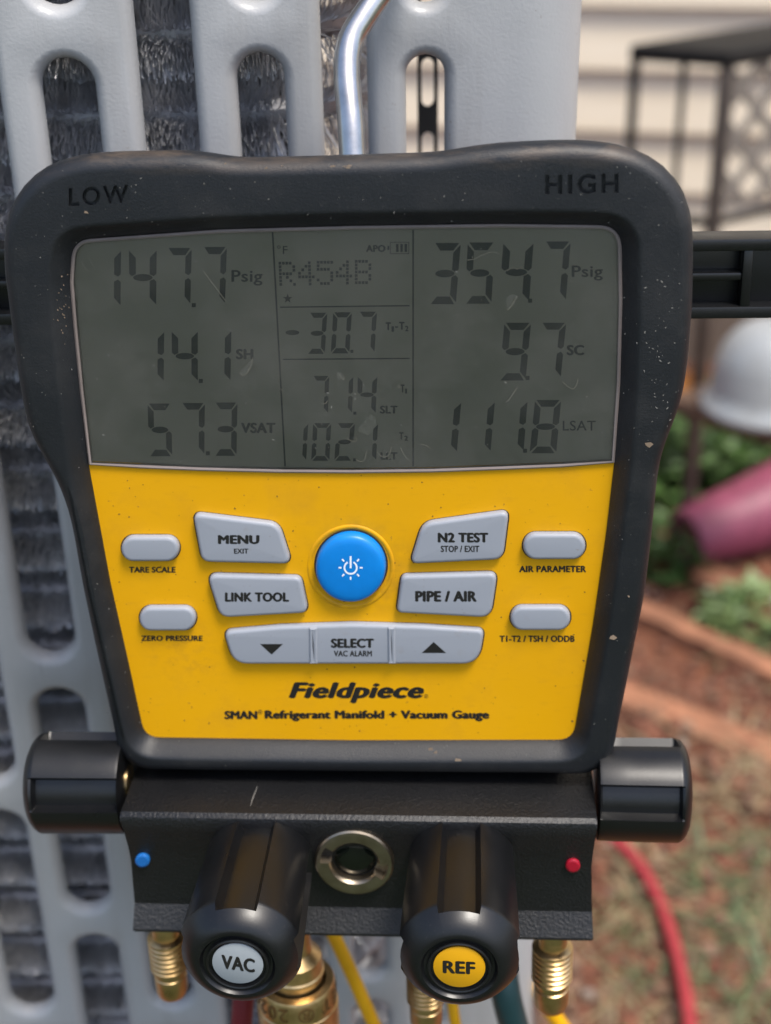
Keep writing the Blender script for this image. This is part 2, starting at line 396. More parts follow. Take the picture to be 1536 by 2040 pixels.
def guard():
    outer2 = []; loops = []
    web = .0165
    xs0, xs1 = -.30, .046+.024*1.45+.012
    lips = [(.0042, 0), (.0030, .0003), (.0018, .0012), (.0008, .0025), (.0002, .0041), (0, .0062)]   # (grow from hole edge, depth)
    slots = []
    for x, wd, webs in cols_:
        zs = sorted([z for z in webs], reverse=True)
        ed = [ZT+.2] + zs + [ZB-.2]
        for i in range(len(ed)-1):
            zt = min(ed[i]-web/2, ZT-.02); zb = max(ed[i+1]+web/2, ZB+.02)
            if zt - zb < wd*1.2: continue
            slots.append((x, wd/2, zb, zt))
    verts2 = []; edges = []; Vd = []; faces = []
    def ring(x, r, zb, zt, grow):
        r2 = r + grow; pts = []
        nseg = 12
        for k in range(nseg+1):
            a = math.pi*k/nseg; pts.append((x + r2*math.cos(a), zt - r + r2*math.sin(a)))
        nl = 10
        for k in range(1, nl): pts.append((x - r2, (zt-r) + (zb+r-zt+r)*k/nl))
        for k in range(nseg+1):
            a = math.pi + math.pi*k/nseg; pts.append((x + r2*math.cos(a), zb + r + r2*math.sin(a)))
        for k in range(1, nl): pts.append((x + r2, (zb+r) + (zt-r-zb-r)*k/nl))
        return pts
    P2 = []; E = []; holes = []
    ob = [(xs0, ZB), (xs1, ZB), (xs1, ZT), (xs0, ZT)]
    bpts = []
    for i in range(4):
        a, b = ob[i], ob[(i+1) % 4]; n = 60
        bpts += [(a[0]+(b[0]-a[0])*k/n, a[1]+(b[1]-a[1])*k/n) for k in range(n)]
    P2 += bpts; E += [(i, (i+1) % len(bpts)) for i in range(len(bpts))]
    for (x, r, zb, zt) in slots:
        rg = ring(x, r, zb, zt, lips[0][0]); b0 = len(P2); P2 += rg
        E += [(b0+i, b0+(i+1) % len(rg)) for i in range(len(rg))]; holes.append((b0, len(rg), (x, r, zb, zt)))
    for xi in np.arange(.034, xs1, .0032):                  # extra columns of points so that the corner is round
        for zi in np.arange(ZB+.01, ZT, .03): P2.append((float(xi), float(zi)))
    vo, eo, fo, *_ = geometry.delaunay_2d_cdt([Vector(p) for p in P2], E, [], 0, 1e-7)
    V = [gp(p.x, p.y) for p in vo]
    def in_hole(c):
        for _, _, (x, r, zb, zt) in holes:
            R2 = r + lips[0][0]
            if abs(c[0]-x) < R2 and zb-lips[0][0] < c[1] < zt+lips[0][0]:
                zc = min(max(c[1], zb+r), zt-r)
                if (c[0]-x)**2 + (c[1]-zc)**2 < (R2*.995)**2: return True
        return False
    F = []
    for f in fo:
        c = sum((vo[i] for i in f), Vector((0, 0)))/len(f)
        if not in_hole(c): F.append(tuple(f))
    for b0, n, (x, r, zb, zt) in holes:
        prev = [gp(*p) for p in ring(x, r, zb, zt, lips[0][0])]; pi = len(V); V += prev
        for gr, dp in lips[1:]:
            cur = [gp(p[0], p[1], dp) for p in ring(x, r, zb, zt, gr)]; ci = len(V); V += cur
            F += [(pi+k, pi+(k+1) % n, ci+(k+1) % n, ci+k) for k in range(n)]; pi = ci
    o = mk('guard_panel', [v-UO for v in V], F, M_GUARD, unit)
    bm = bmesh.new(); bm.from_mesh(o.data); bmesh.ops.remove_doubles(bm, verts=bm.verts, dist=2e-6)
    bmesh.ops.recalc_face_normals(bm, faces=bm.faces); bm.to_mesh(o.data); bm.free()
    o.data.polygons.foreach_set('use_smooth', [True]*len(o.data.polygons)); o.data.set_sharp_from_angle(angle=R(60))
guard()
V = []; F = []; box(V, F, -.75, .078, YP-.012, YP+.78, 1.125, 1.17)
bevel_obj(mk('top_lid', [Vector(v)-UO for v in V], F, M_GUARD, unit), .012, 4)
V = []; F = []; box(V, F, -.75, .07, YP+.004, YP+.77, -.02, .12)
bevel_obj(mk('base_pan', [Vector(v)-UO for v in V], F, M_GUARD, unit), .008, 3)
V = []; F = []; box(V, F, -.75, -.31, YP+.005, YP+.02, .12, 1.125); mk('side_panel', [Vector(v)-UO for v in V], F, M_GUARD, unit)
V = []; F = []; box(V, F, -.75, -.06, YP+.70, YP+.72, .12, 1.125); mk('back_panel', [Vector(v)-UO for v in V], F, M_DARK, unit)
V = []; F = []; box(V, F, -.70, -.05, YP+.10, YP+.11, .12, 1.125); mk('dark_backing', [Vector(v)-UO for v in V], F, M_DARK, unit)  # dark plate added behind the coil to block light showing through its gaps
# coil rows: tube with spines
CY = YP + .027
def coil_path(n=180):
    L1 = .31 + .0; out = []
    x_end = -.038; rad = .030
    for s in np.linspace(0, .272, n): out.append((-.31 + s, CY, 0., -1.))
    for a in np.linspace(.03, math.pi/2, 26): out.append((x_end + rad*math.sin(a), CY + rad - rad*math.cos(a), math.sin(a), -math.cos(a)))
    for s in np.linspace(.002, .10, 30): out.append((x_end + rad, CY + rad + s, 1., 0.))
    return np.array(out)
CP = coil_path(620)
zrows = np.arange(.40, 1.10, .0278)
SV = []; SF = []
for zi in zrows:
    pts = [Vector((p[0], p[1], zi))-UO for p in CP[::28]] 
    V, F = tube(pts, .0052, 8, 2); mk('coil_tube', V, F, M_TUBE, unit, 40)
    for kk in range(17):
        n = len(CP); ang = R(-112) + R(224)*kk/16 + rng.normal(0, .10, n)
        jit = rng.normal(0, .0006, n); ln = .0108 + rng.normal(0, .0009, n) 
        nxv, nyv = CP[:, 2], CP[:, 3]; tx, ty = -nyv, nxv
        dn = np.cos(ang); dz = np.sin(ang); sk = rng.normal(0.10, .14, n)
        D = np.stack([nxv*dn + tx*sk, nyv*dn + ty*sk, dz], 1); D /= np.linalg.norm(D, axis=1)[:, None]
        Pb = np.stack([CP[:, 0] + tx*jit, CP[:, 1] + ty*jit, np.full(n, zi)], 1)
        T = np.stack([tx, ty, rng.normal(0, .3, n)], 1); wv = .00021
        A = Pb + D*.004; B = Pb + D*(.005 + ln)[:, None]
        q = np.concatenate([A-T*wv, A+T*wv, B+T*wv*.7, B-T*wv*.7], 1).reshape(-1, 3)
        b0 = sum(len(s) for s in SV); SV.append(q)
        SF.append((np.arange(n)[:, None]*4 + np.array([0, 1, 2, 3])[None]) + b0)
sp = mk_np('spine_fins', np.concatenate(SV) - np.array(UO)[None], np.concatenate(SF), M_FIN, unit); sp['kind'] = 'stuff'
# black punched strip hanging inside the corner
V = []; F = []; holes = []
sx, sw, sy = .0205, .0042, YP+.115
zz = np.arange(.60, 1.12, .0300)
P2 = [(sx-sw, .59), (sx+sw, .59), (sx+sw, 1.12), (sx-sw, 1.12)]; E = [(0,1),(1,2),(2,3),(3,0)]
for z in zz:
    b0 = len(P2); n = 20
    for k in range(n):
        a = 2*math.pi*k/n; s_ = math.sin(a)
        P2.append((sx + .0026*math.cos(a), z + .015 + .0032*s_ + (.0066 if s_ > 0 else -.0066)))
    E += [(b0+i, b0+(i+1) % n) for i in range(n)]
vo, eo, fo, *_ = geometry.delaunay_2d_cdt([Vector(p) for p in P2], E, [], 0, 1e-8)
for f in fo:
    c = sum((vo[i] for i in f), Vector((0, 0)))/len(f)
    inside = any(abs(c.x-sx) < .0026 and (abs(c.y-z-.015) < .0066 or ((c.x-sx)/.0026)**2 + ((abs(c.y-z-.015)-.0066)/.0032)**2 < .98) for z in zz)
    if not inside: F.append(tuple(f))
o = mk('punched_strip', [Vector((p.x, sy, p.y))-UO for p in vo], F, M_DARK, unit)
md = o.modifiers.new('s', 'SOLIDIFY'); md.thickness = .002

# ------------------------------------------------------------------ manifold gauge
FM = Matrix((Xl, Yl, Nl)).transposed().to_4x4(); FM.translation = W(BASE)
gauge = empty('manifold_gauge', FM)
tag(gauge, 'yellow and black digital refrigerant manifold gauge hanging in front of the slotted guard', 'gauge')
def dp(name, V, F, mat, parent=None, smooth=None):
    return mk(name, [Vector(v)-BASE for v in V], F, mat, parent or gauge, smooth)
def pad(name, contour_px, layers, mat, parent=None, h0=0.0, smooth=35, fan=False):
    """layers [(inset m, height m)], contour in pixels at height h0; first layer at the bottom"""
    c = [P(p[0], p[1], h0).xy for p in contour_px]
    if area2(c) < 0: c = c[::-1]
    rings = [[Vector((q.x, q.y, h0+hh)) for q in offset2(c, ins)] for ins, hh in layers]
    V, F = loft(rings, True, True)
    if fan:                                              # top closed by a fan round its middle
        n_ = len(c); F.pop(); b_ = len(V)-n_; V.append(sum((v for v in V[b_:]), Vector((0, 0, 0)))/n_)
        F += [(b_+k, b_+(k+1) % n_, b_+n_) for k in range(n_)]
        return dp(name, V, F, mat, parent, smooth)
    o = dp(name, V, F, mat, parent, smooth); o.data.polygons[-1].use_smooth = False; o.data.polygons[-2].use_smooth = False
    return o

# ---- text
_tc = {}
def text_mesh(s, bold=.0, shear=0., space=1., res=4):
    key = (s, bold, shear, space)
    if key in _tc: return _tc[key]
    cu = bpy.data.curves.new('t', 'FONT'); cu.body = s; cu.offset = bold; cu.shear = shear; cu.space_character = space
    cu.resolution_u = res; cu.fill_mode = 'FRONT'
    o = bpy.data.objects.new('t', cu); col.objects.link(o)
    dg = bpy.context.evaluated_depsgraph_get(); dg.update()
    me = bpy.data.meshes.new_from_object(o.evaluated_get(dg))
    V = np.array([v.co[:2] for v in me.vertices]); F = [tuple(p.vertices) for p in me.polygons]
    bpy.data.objects.remove(o); bpy.data.curves.remove(cu); bpy.data.meshes.remove(me)
    _tc[key] = (V, F); return V, F
def text_px(s, x0, y0, x1, y1, h, dy=0., bold=.032, shear=0., space=1.06, solid=False):
    """lettering fitted to a pixel box on the plane at height h"""
    if solid: V, F = text_mesh(s, bold, shear, space); lay = np.zeros(len(V))
    else:                                    # heavier strokes from overlapping shifted copies, each a hair above the last
        V0, F0 = text_mesh(s, 0., shear, space); V = []; F = []; lay = []
        k = bold*1.7
        for j, (dx, dz) in enumerate([(0, 0)] if bold <= 0 else [(-k, 0), (k, 0), (0, k*.55), (0, -k*.55), (-k*.6, k*.4), (k*.6, -k*.4)]):
            o_ = len(V); V += [(p[0]+dx, p[1]+dz) for p in V0]; F += [tuple(o_+i for i in f) for f in F0]; lay += [j]*len(V0)
        V = np.array(V); lay = np.array(lay)
    a, b = V.min(0), V.max(0); q = (V-a)/(b-a)
    return [P(x0+(x1-x0)*u, y1-(y1-y0)*v + dy*(u-.5), h + l*3e-6) for (u, v), l in zip(q, lay)], F
def merge(parts):
    V = []; F = []
    for v, f in parts:
        b = len(V); V += list(v); F += [tuple(b+i for i in g_) for g_ in f]
    return V, F
def lettering(parts, mat, parent, name='lettering'):
    for V, F in parts: o = dp(name, V, F, mat, parent)
    return o

# ---- rubber boot
inner = [(143,560,0),(147,478,42),(440,457,0),(700,450,0),(1000,446,0),(1236,449,48),(1237,600,0),(1233,760,0),(1222,920,0),(1206,1060,0),(1180,1240,0),(1140,1472,34),(700,1473,0),(290,1467,34),
         (258,1320,0),(222,1160,0),(198,1030,0),(178,922,0),(163,780,0),(150,650,0)]
inner_px = rounded(inner, 14)
outer_px = catmull([(10,520),(10,480),(17,432),(38,385),(78,342),(128,315),(200,304),(290,301),(365,300),(410,304),(450,311),(500,314),(600,312),(700,309),(800,306),(875,302),(925,294),(985,286),(1060,281),
    (1140,279),(1200,282),(1255,294),(1310,321),(1348,358),(1370,408),(1379,460),(1380,560),(1376,650),(1369,725),(1358,790),(1343,835),(1326,880),(1313,925),(1306,980),(1296,1080),(1282,1190),(1262,1290),(1242,1390),
    (1224,1475),(1214,1512),(1190,1531),(1120,1533),(900,1532),(700,1530),(480,1528),(330,1526),(272,1521),(246,1503),(235,1470),(216,1390),(190,1275),(164,1150),(144,1040),(124,975),(100,925),(74,880),(56,838),(44,780),(31,690),(19,600)], 6)
HS = .0010                                            # height where the silhouette is widest
C0 = resample([P(p.x, p.y, 0).xy for p in inner_px], 420)
if area2(C0) < 0: C0 = C0[::-1]
OUT = [P(p.x, p.y, HS).xy for p in outer_px]
nrm = []
n = len(C0)
for i in range(n):
    t = (C0[(i+3) % n] - C0[i-3]).normalized(); nrm.append(Vector((t.y, -t.x)))
for _ in range(14): nrm = [(nrm[i-1] + nrm[i]*2 + nrm[(i+1) % n]).normalized() for i in range(n)]
def hit(p, d):
    best = None
    for i in range(len(OUT)):
        a, b = OUT[i-1], OUT[i]; e = b-a; den = d.x*e.y - d.y*e.x
        if abs(den) < 1e-12: continue
        q = a-p; t = (q.x*e.y - q.y*e.x)/den; s = (q.x*d.y - q.y*d.x)/den
        if t > 0 and -1e-6 <= s <= 1+1e-6 and (best is None or t < best): best = t
    return best
LEN = [hit(C0[i], nrm[i]) or .02 for i in range(n)]
for _ in range(4): LEN = [(LEN[i-1] + LEN[i]*2 + LEN[(i+1) % n])/4 for i in range(n)]
px_m = .00016
def hring(fun): return [Vector((*(C0[i] + nrm[i]*fun(i)[0]), fun(i)[1])) for i in range(n)]
CH = 33*px_m
prof = []
prof.append(lambda i: (-.0012, -.042)); prof.append(lambda i: (-.0012, -.0022)); prof.append(lambda i: (-.0003, -.0020)); prof.append(lambda i: (.0003, .0002))
for k, (fx, fh) in enumerate([(.10, .0010), (.40, .0030), (.68, .0048), (.84, .0056), (.94, .0060), (1.04, .0062), (1.2, .0062)]):
    prof.append(lambda i, fx=fx, fh=fh: (CH*fx, fh))
for ins, hh in [(.0046, .0062), (.0037, .0061), (.0026, .0057), (.0014, .0047), (.0005, .0031), (0, HS), (.0008, -.004), (.0036, -.016), (.0070, -.029), (.0090, -.036), (.0115, -.042)]:
    prof.append(lambda i, ins=ins, hh=hh: (LEN[i]-ins, hh))
rings = [hring(f) for f in prof]
V, F = loft(rings, closed=True)
boot = dp('rubber_boot', V, F, M_RUBBER, None, 50); fix_normals(boot)
# engraved LOW and HIGH
cutters = []
for s, bx_, dy in (('LOW', (137, 371, 256, 408), -7), ('HIGH', (1086, 347, 1232, 386), -3)):
    V, F = text_px(s, *bx_, .0062, dy, .026, 0, 1.25, True)
    bm = bmesh.new(); vs = [bm.verts.new(Vector((v.x, v.y, .0046))-BASE) for v in V]
    for f in F:
        try: bm.faces.new([vs[i] for i in f])
        except ValueError: pass
    bmesh.ops.remove_doubles(bm, verts=bm.verts, dist=1e-6)
    r = bmesh.ops.extrude_face_region(bm, geom=list(bm.faces))
    bmesh.ops.translate(bm, verts=[e for e in r['geom'] if isinstance(e, bmesh.types.BMVert)], vec=(0, 0, .004))
    bmesh.ops.recalc_face_normals(bm, faces=bm.faces)
    me = bpy.data.meshes.new('c'); bm.to_mesh(me); bm.free()
    co = bpy.data.objects.new('c', me); col.objects.link(co); co.parent = gauge; cutters.append(co)
    md = boot.modifiers.new('b', 'BOOLEAN'); md.operation = 'DIFFERENCE'; md.solver = 'EXACT'; md.object = co
bpy.context.view_layer.update()
dg = bpy.context.evaluated_depsgraph_get(); dg.update()
nm = bpy.data.meshes.new_from_object(boot.evaluated_get(dg))
boot.modifiers.clear()
if len(nm.polygons) > len(boot.data.polygons):
    boot.data = nm
    nm.polygons.foreach_set('use_smooth', [True]*len(nm.polygons)); nm.set_sharp_from_angle(angle=R(50))
for c in cutters: bpy.data.objects.remove(c)
# back shell closing the boot
V, F = loft([[Vector((q.x, q.y, -.0025)) for q in offset2(C0, .0005)], [Vector((q.x, q.y, -.041)) for q in offset2(C0, .0005)]], True, True)
dp('back_shell', V, F, M_KNOB)

# ---- screen and yellow face
bow = [(1222,919),(1120,927),(1000,932),(860,937),(700,939),(560,938),(400,934),(280,929),(180,923)]
lcd_px = rounded([(143,560,0),(148,480,40),(440,459,0),(700,452,0),(1000,448,0),(1235,451,46),(1237,600,0),(1233,760,0)] + [(a, b, 0) for a, b in bow] + [(163,780,0),(150,650,0)], 14)
face_px = rounded([(a, b, 0) for a, b in bow[::-1]] + [(1206,1060,0),(1180,1240,0),(1139,1471,36),(700,1472,0),(291,1466,36),(258,1320,0),(222,1160,0),(198,1030,0)], 12)
screen = pad('screen', lcd_px, [(-.0006, -.0030), (-.0006, -.0009)], M_LCD, None, 0, 20)
face = pad('face_panel', face_px, [(-.0008, -.0024), (-.0008, .0), (-.0006, .00005)], M_YELLOW, None, 0, 20)
c = [P(p[0], p[1], 0).xy for p in lcd_px]
if area2(c) < 0: c = c[::-1]
V, F = loft([[Vector((q.x, q.y, hh)) for q in offset2(c, ins)] for ins, hh in ((-.0004, -.001), (-.0004, .0007), (.0001, .0010), (.0006, .0008), (.0008, .0003), (.0008, -.001))], closed=True)
fix_normals(dp('window_trim', V, F, M_TRIM, None, 40))
pane = pad('window_pane', lcd_px, [(.0007, .0004), (.0007, .0006)], M_PANE, None, 0, 20)

# ---- seven segment readouts
SEGS = {'0': 'abcdef', '1': 'bc', '2': 'abged', '3': 'abgcd', '4': 'fgbc', '5': 'afgcd', '7': 'abc', '8': 'abcdefg', '9': 'abcdfg'}
t_, tv, gap = .245, .125, .035
POLY = {'a': [(.06, 0), (.94, 0), (.94-t_+.05, tv), (t_+.02, tv)], 'd': [(.06, 1), (.94, 1), (.94-t_+.05, 1-tv), (t_+.02, 1-tv)],
        'b': [(1, .03), (1, .43), (1-.10, .475), (1-t_, .44), (1-t_, tv+.03)], 'c': [(1, .57), (1, .97), (1-t_, 1-tv-.03), (1-t_, .56), (1-.10, .525)],
        'f': [(0, .03), (0, .43), (.10, .475), (t_, .44), (t_, tv+.03)], 'e': [(0, .57), (0, .97), (t_, 1-tv-.03), (t_, .56), (.10, .525)],
        'g': [(.5 + .36*math.cos(k*math.pi/8), .5 + .062*math.sin(k*math.pi/8)*(1 if abs(math.sin(k*math.pi/8)) < .99 else 1)) for k in range(16)]}
def digit(ch, q, V, F, h):
    xl, xr, yt, xl2, xr2, yb = q
    for s in SEGS[ch]:
        b = len(V)
        for u, v in POLY[s]:
            V.append(P((xl+(xr-xl)*u)*(1-v) + (xl2+(xr2-xl2)*u)*v, yt+(yb-yt)*v, h))
        F.append(tuple(range(b, len(V))))
def quad(V, F, pts, h):
    b = len(V); V += [P(x, y, h) for x, y in pts]; F.append(tuple(range(b, b+len(pts))))
HL = -.0008
def readout(digs, dots=(), extra=()):
    V, F = [], []
    for ch, q in digs: digit(ch, q, V, F, HL)
    for x, y, r in dots: quad(V, F, [(x-r, y-r), (x+r, y-r), (x+r, y+r), (x-r, y+r)], HL)
    for e in extra: quad(V, F, e, HL)
    dp('readout', V, F, M_SEG, screen)
readout([('1', (187,241,497,187,240,611)), ('4', (257,312,496,258,311,610)), ('7', (333,382,494,331,379,608)), ('7', (404,452,492,402,448,607))], [(386,608,4)])
readout([('1', (275,327,659,276,326,761)), ('4', (342,394,658,343,394,761)), ('1', (410,461,657,409,459,760))], [(400,759,4)])
readout([('5', (294,341,804,297,343,909)), ('7', (361,408,803,362,407,907)), ('3', (427,473,802,427,471,908))], [(414,903,4)])
readout([('3', (864,918,484,855,908,606)), ('5', (932,986,483,926,979,605)), ('4', (1003,1063,482,994,1054,603)), ('7', (1085,1137,481,1075,1127,600))], [(1056,599,4)])
readout([('9', (1005,1058,643,994,1047,758)), ('7', (1078,1128,643,1066,1117,753))], [(1051,753,4)])
readout([('1', (866,919,800,857,910,902)), ('1', (934,986,799,925,977,901)), ('1', (998,1051,798,990,1043,900)), ('8', (1066,1118,797,1055,1108,903))], [(1046,898,4)])
readout([('3', (616,652,623,612,647,705)), ('0', (664,701,622,659,696,704)), ('7', (715,751,621,711,746,703))], [(701,700,3)],
        [[(582.5+14*math.cos(k*math.pi/8), 662.5+5*math.sin(k*math.pi/8)) for k in range(16)]])
readout([('7', (623,656,749,620,653,824)), ('1', (669,704,749,667,701,824)), ('4', (713,752,749,711,748,824))], [(707,823,3)])
readout([('1', (580,614,843,576,610,918)), ('0', (624,660,843,620,656,918)), ('2', (671,707,843,666,701,918)), ('1', (718,753,843,714,749,918))], [(707,916,3)])
V, F = [], []
for (x0, y0, x1, y1, wl) in ((543,462,568,929,1.6), (823,458,823,929,1.6)): quad(V, F, [(x0-wl, y0), (x0+wl, y0), (x1+wl, y1), (x1-wl, y1)], HL)
for (x0, y0, x1, y1) in ((558,612,816,609), (564,716,816,714)): quad(V, F, [(x0, y0-1.3), (x1, y1-1.3), (x1, y1+1.3), (x0, y0+1.3)], HL+.00003)
dp('divider_lines', V, F, M_SEG, screen)
B5 = {'R': ["11110","10001","10001","11110","10100","10010","10001"], '4': ["00010","00110","01010","10010","11111","00010","00010"],
      '5': ["11111","10000","11110","00001","00001","10001","01110"], 'B': ["11110","10001","10001","11110","10001","10001","11110"]}
V, F = [], []
for k, ch in enumerate('R454B'):
    x0 = 555 + k*38
    for r_, row in enumerate(B5[ch]):
        for c_, b_ in enumerate(row):
            if b_ == '1':
                x = x0 + c_*6.8; y = 521 + r_*7.05 - k*.9 + .5; x += (r_*.3 if k < 2 else 0)
                quad(V, F, [(x, y), (x+5.4, y), (x+5.4, y+5.6), (x, y+5.6)], HL)
dp('readout', V, F, M_SEG, screen)
tx = [text_px('Psig', 461,538,523,569, HL, bold=.012), text_px('SH', 470,695,505,716, HL), text_px('VSAT', 480,842,549,863, HL), text_px('Psig', 1139,529,1201,559, HL, bold=.012), text_px('SC', 1129,687,1164,708, HL),
      text_px('LSAT', 1121,838,1187,858, HL, bold=.005), text_px('°F', 552,489,573,506, HL, bold=.0), text_px('APO', 729,488,768,502, HL), text_px('T', 768,642,779,658, HL), text_px('1', 780,650,785,661, HL), text_px('-', 787,650,793,653, HL),
      text_px('T', 795,641,806,657, HL), text_px('2', 807,649,814,660, HL), text_px('T', 798,766,806,782, HL), text_px('1', 807,774,811,784, HL), text_px('SLT', 757,808,792,824, HL), text_px('T', 795,861,804,876, HL),
      text_px('2', 805,868,813,878, HL), text_px('LLT', 758,901,792,916, HL)]
lettering(tx, M_SEG, screen)
V, F = [], []
for (x0, y0, x1, y1) in ((777,482,815,483.2), (777,504.8,815,506), (777,483.2,778.2,504.8), (813.8,483.2,815,504.8), (772,490,775.5,498), (789,486,794,502), (797.5,486,802.5,502), (806,486,811,502)):
    quad(V, F, [(x0, y0), (x1, y0), (x1, y1), (x0, y1)], HL)
dp('battery_symbol', V, F, M_SEG, screen)
V, F = [], []
quad(V, F, [(573 + (10 if k % 2 == 0 else 4)*math.sin(k*math.pi/5), 595 - (10 if k % 2 == 0 else 4)*math.cos(k*math.pi/5)) for k in range(10)], HL)
dp('star_symbol', V, F, M_SEG, screen)

# ---- printing on the yellow face
HF = .00012
fl = []
fl.append(text_px('TARE SCALE', 257,1129,350,1141, HF)); fl.append(text_px('ZERO PRESSURE', 281,1266,404,1277, HF))
fl.append(text_px('AIR PARAMETER', 1034,1127,1168,1140, HF)); fl.append(text_px('T1-T2 / TSH / ODDB', 995,1266,1145,1279, HF))
lettering(fl, M_PRINT, face)
lettering([text_px('Fieldpiece', 575,1359,845,1401, HF, bold=.034, shear=.26, space=1.06)], M_PRINT, face, 'brand_lettering')
lettering([text_px('®', 845,1383,853,1391, HF, bold=.0)], M_PRINT, face, 'brand_lettering')
lettering([text_px('SMAN', 447,1416,513,1433, HF, bold=.043), text_px('®', 514,1414,523,1423, HF, bold=0), text_px('Refrigerant Manifold + Vacuum Gauge', 527,1415,975,1437, HF, bold=.043)], M_PRINT, face)

# ---- keys
KL = [(0, -.0005), (0, .0006), (.00012, .0011), (.0004, .0015), (.0009, .00176), (.0013, .0018)]
def key(name, corners, texts=(), label=None, seg=8):
    cpx = rounded(corners, seg)
    k = pad(name, cpx, KL, M_KEY, None, 0.0008, 40, True)
    pad('dark_gap', cpx, [(-.00045, -.0004), (-.00045, .00012)], M_GAP, k, 0.0, 20)  # dark plate in place of the shaded gap between key and face
    for t in texts:
        if len(t) == 5: lettering([text_px(t[0], *t[1:], .0008+.00183, bold=.040 if t[4]-t[2] > 14 else .026)], M_PRINT, k)
    if label: k['label'] = label
    return k
pill = lambda x0, y0, x1, y1: [(x0, y0, (y1-y0)*.62), (x1, y0, (y1-y0)*.62), (x1, y1, (y1-y0)*.62), (x0, y1, (y1-y0)*.62)]
def pillpts(x0, y0, x1, y1):
    r = (y1-y0)/2; out = []
    for k in range(17): a = -math.pi/2 + math.pi*k/16; out.append((x1-r+r*math.cos(a), (y0+y1)/2 + r*math.sin(a), 0))
    for k in range(17): a = math.pi/2 + math.pi*k/16; out.append((x0+r+r*math.cos(a), (y0+y1)/2 + r*math.sin(a), 0))
    return out
key('button', pillpts(243,1066,358,1115), label='small grey oval button above TARE SCALE')
key('button', pillpts(279,1206,391,1253), label='small grey oval button above ZERO PRESSURE')
key('button', pillpts(1042,1060,1166,1111), label='small grey oval button above AIR PARAMETER')
key('button', pillpts(1017,1205,1136,1252), label='small grey oval button above T1-T2 with a brown smudge')
key('button', [(385,1019,14),(556,1040,34),(582,1120,14),(403,1116,22)], [('MENU', 434,1066,517,1084), ('EXIT', 466,1093,495,1103)], 'grey button printed MENU EXIT')
key('button', [(413,1141,16),(600,1146,16),(615,1217,14),(440,1227,26)], [('LINK TOOL', 448,1180,576,1199)], 'grey button printed LINK TOOL')
key('button', [(842,1039,36),(1014,1015,14),(1002,1111,24),(817,1120,12)], [('N2 TEST', 872,1061,973,1081), ('STOP / EXIT', 878,1087,955,1100)], 'grey button printed N2 TEST STOP / EXIT')
key('button', [(800,1143,14),(991,1138,16),(978,1227,26),(790,1217,12)], [('PIPE / AIR', 827,1177,950,1199)], 'grey button printed PIPE / AIR')
kb = key('button', [(446,1254,14),(560,1244,60),(700,1239,200),(840,1243,60),(965,1251,14),(954,1319,40),(466,1319,40)], [('SELECT', 659,1272,745,1291), ('VAC ALARM', 665,1296,741,1308)], 'long grey rocker button printed SELECT with down and up arrows')
V, F = [], []
quad(V, F, [(518,1283), (564,1283), (541,1304)], .00263); quad(V, F, [(840,1301), (889,1301), (864,1279)], .00263); dp('arrow_symbol', V[:3], F[:1], M_PRINT, kb); dp('arrow_symbol', V[3:], [(0, 1, 2)], M_PRINT, kb)
for x0, x1, yt in ((616, 634, 1244), (772, 789, 1243)):
    pad('ridge', rounded([(x0, yt, 3), (x1, yt, 3), (x1+1, 1317, 3), (x0+1, 1317, 3)], 3), [(0, .0006), (.0002, .0020), (.0007, .0024), (.0012, .0023)], M_KEY, kb, .0008, 40)
# power key
cp = [(699+70*math.cos(2*math.pi*k/64), 1128+67.5*math.sin(2*math.pi*k/64)) for k in range(64)]
pk = pad('power_button', cp, [(0, -.001), (.0001, .0010), (.00035, .0018), (.0008, .0023), (.0016, .00265), (.003, .0029), (.006, .0031), (.009, .00315)], M_BLUE, None, 0.0012, 60)
pad('dark_gap', cp, [(-.0006, -.001), (-.0006, .00012-.0012)], M_GAP, pk, .0012, 20)
rr = [P(699+83*math.cos(2*math.pi*k/64), 1129+80*math.sin(2*math.pi*k/64), 0).xy for k in range(64)]
if area2(rr) < 0: rr = rr[::-1]
V, F = loft([[Vector((q.x, q.y, hh)) for q in offset2(rr, ins)] for ins, hh in ((-.0010, -.0004), (-.0006, .0002), (.0, .00042), (.0007, .0002), (.0012, -.0004))], closed=True)
fix_normals(dp('button_ring', V, F, M_YELLOW, None, 60))
V, F = [], []; HP = .0012+.00322
def arc(cx, cy, r0, r1, a0, a1, n=28):
    for k in range(n):
        A, B = a0+(a1-a0)*k/n, a0+(a1-a0)*(k+1)/n
        quad(V, F, [(cx+r0*math.sin(A), cy-r0*math.cos(A)), (cx+r1*math.sin(A), cy-r1*math.cos(A)), (cx+r1*math.sin(B), cy-r1*math.cos(B)), (cx+r0*math.sin(B), cy-r0*math.cos(B))], HP)
cx_, cy_ = 698.5, 1131
arc(cx_, cy_, 10.5, 14, R(28), R(332))
quad(V, F, [(cx_-1.9, 1108), (cx_+1.9, 1108), (cx_+1.9, 1132), (cx_-1.9, 1132)], HP)
for a in (45, 90, 135, 180, 225, 270, 315):
    A = R(a); dx, dy = math.sin(A), -math.cos(A); nx_, ny_ = -dy*1.6, dx*1.6
    quad(V, F, [(cx_+dx*18+nx_, cy_+dy*18+ny_), (cx_+dx*24+nx_, cy_+dy*24+ny_), (cx_+dx*24-nx_, cy_+dy*24-ny_), (cx_+dx*18-nx_, cy_+dy*18-ny_)], HP)
dp('power_symbol', V, F, M_WHITE, pk)

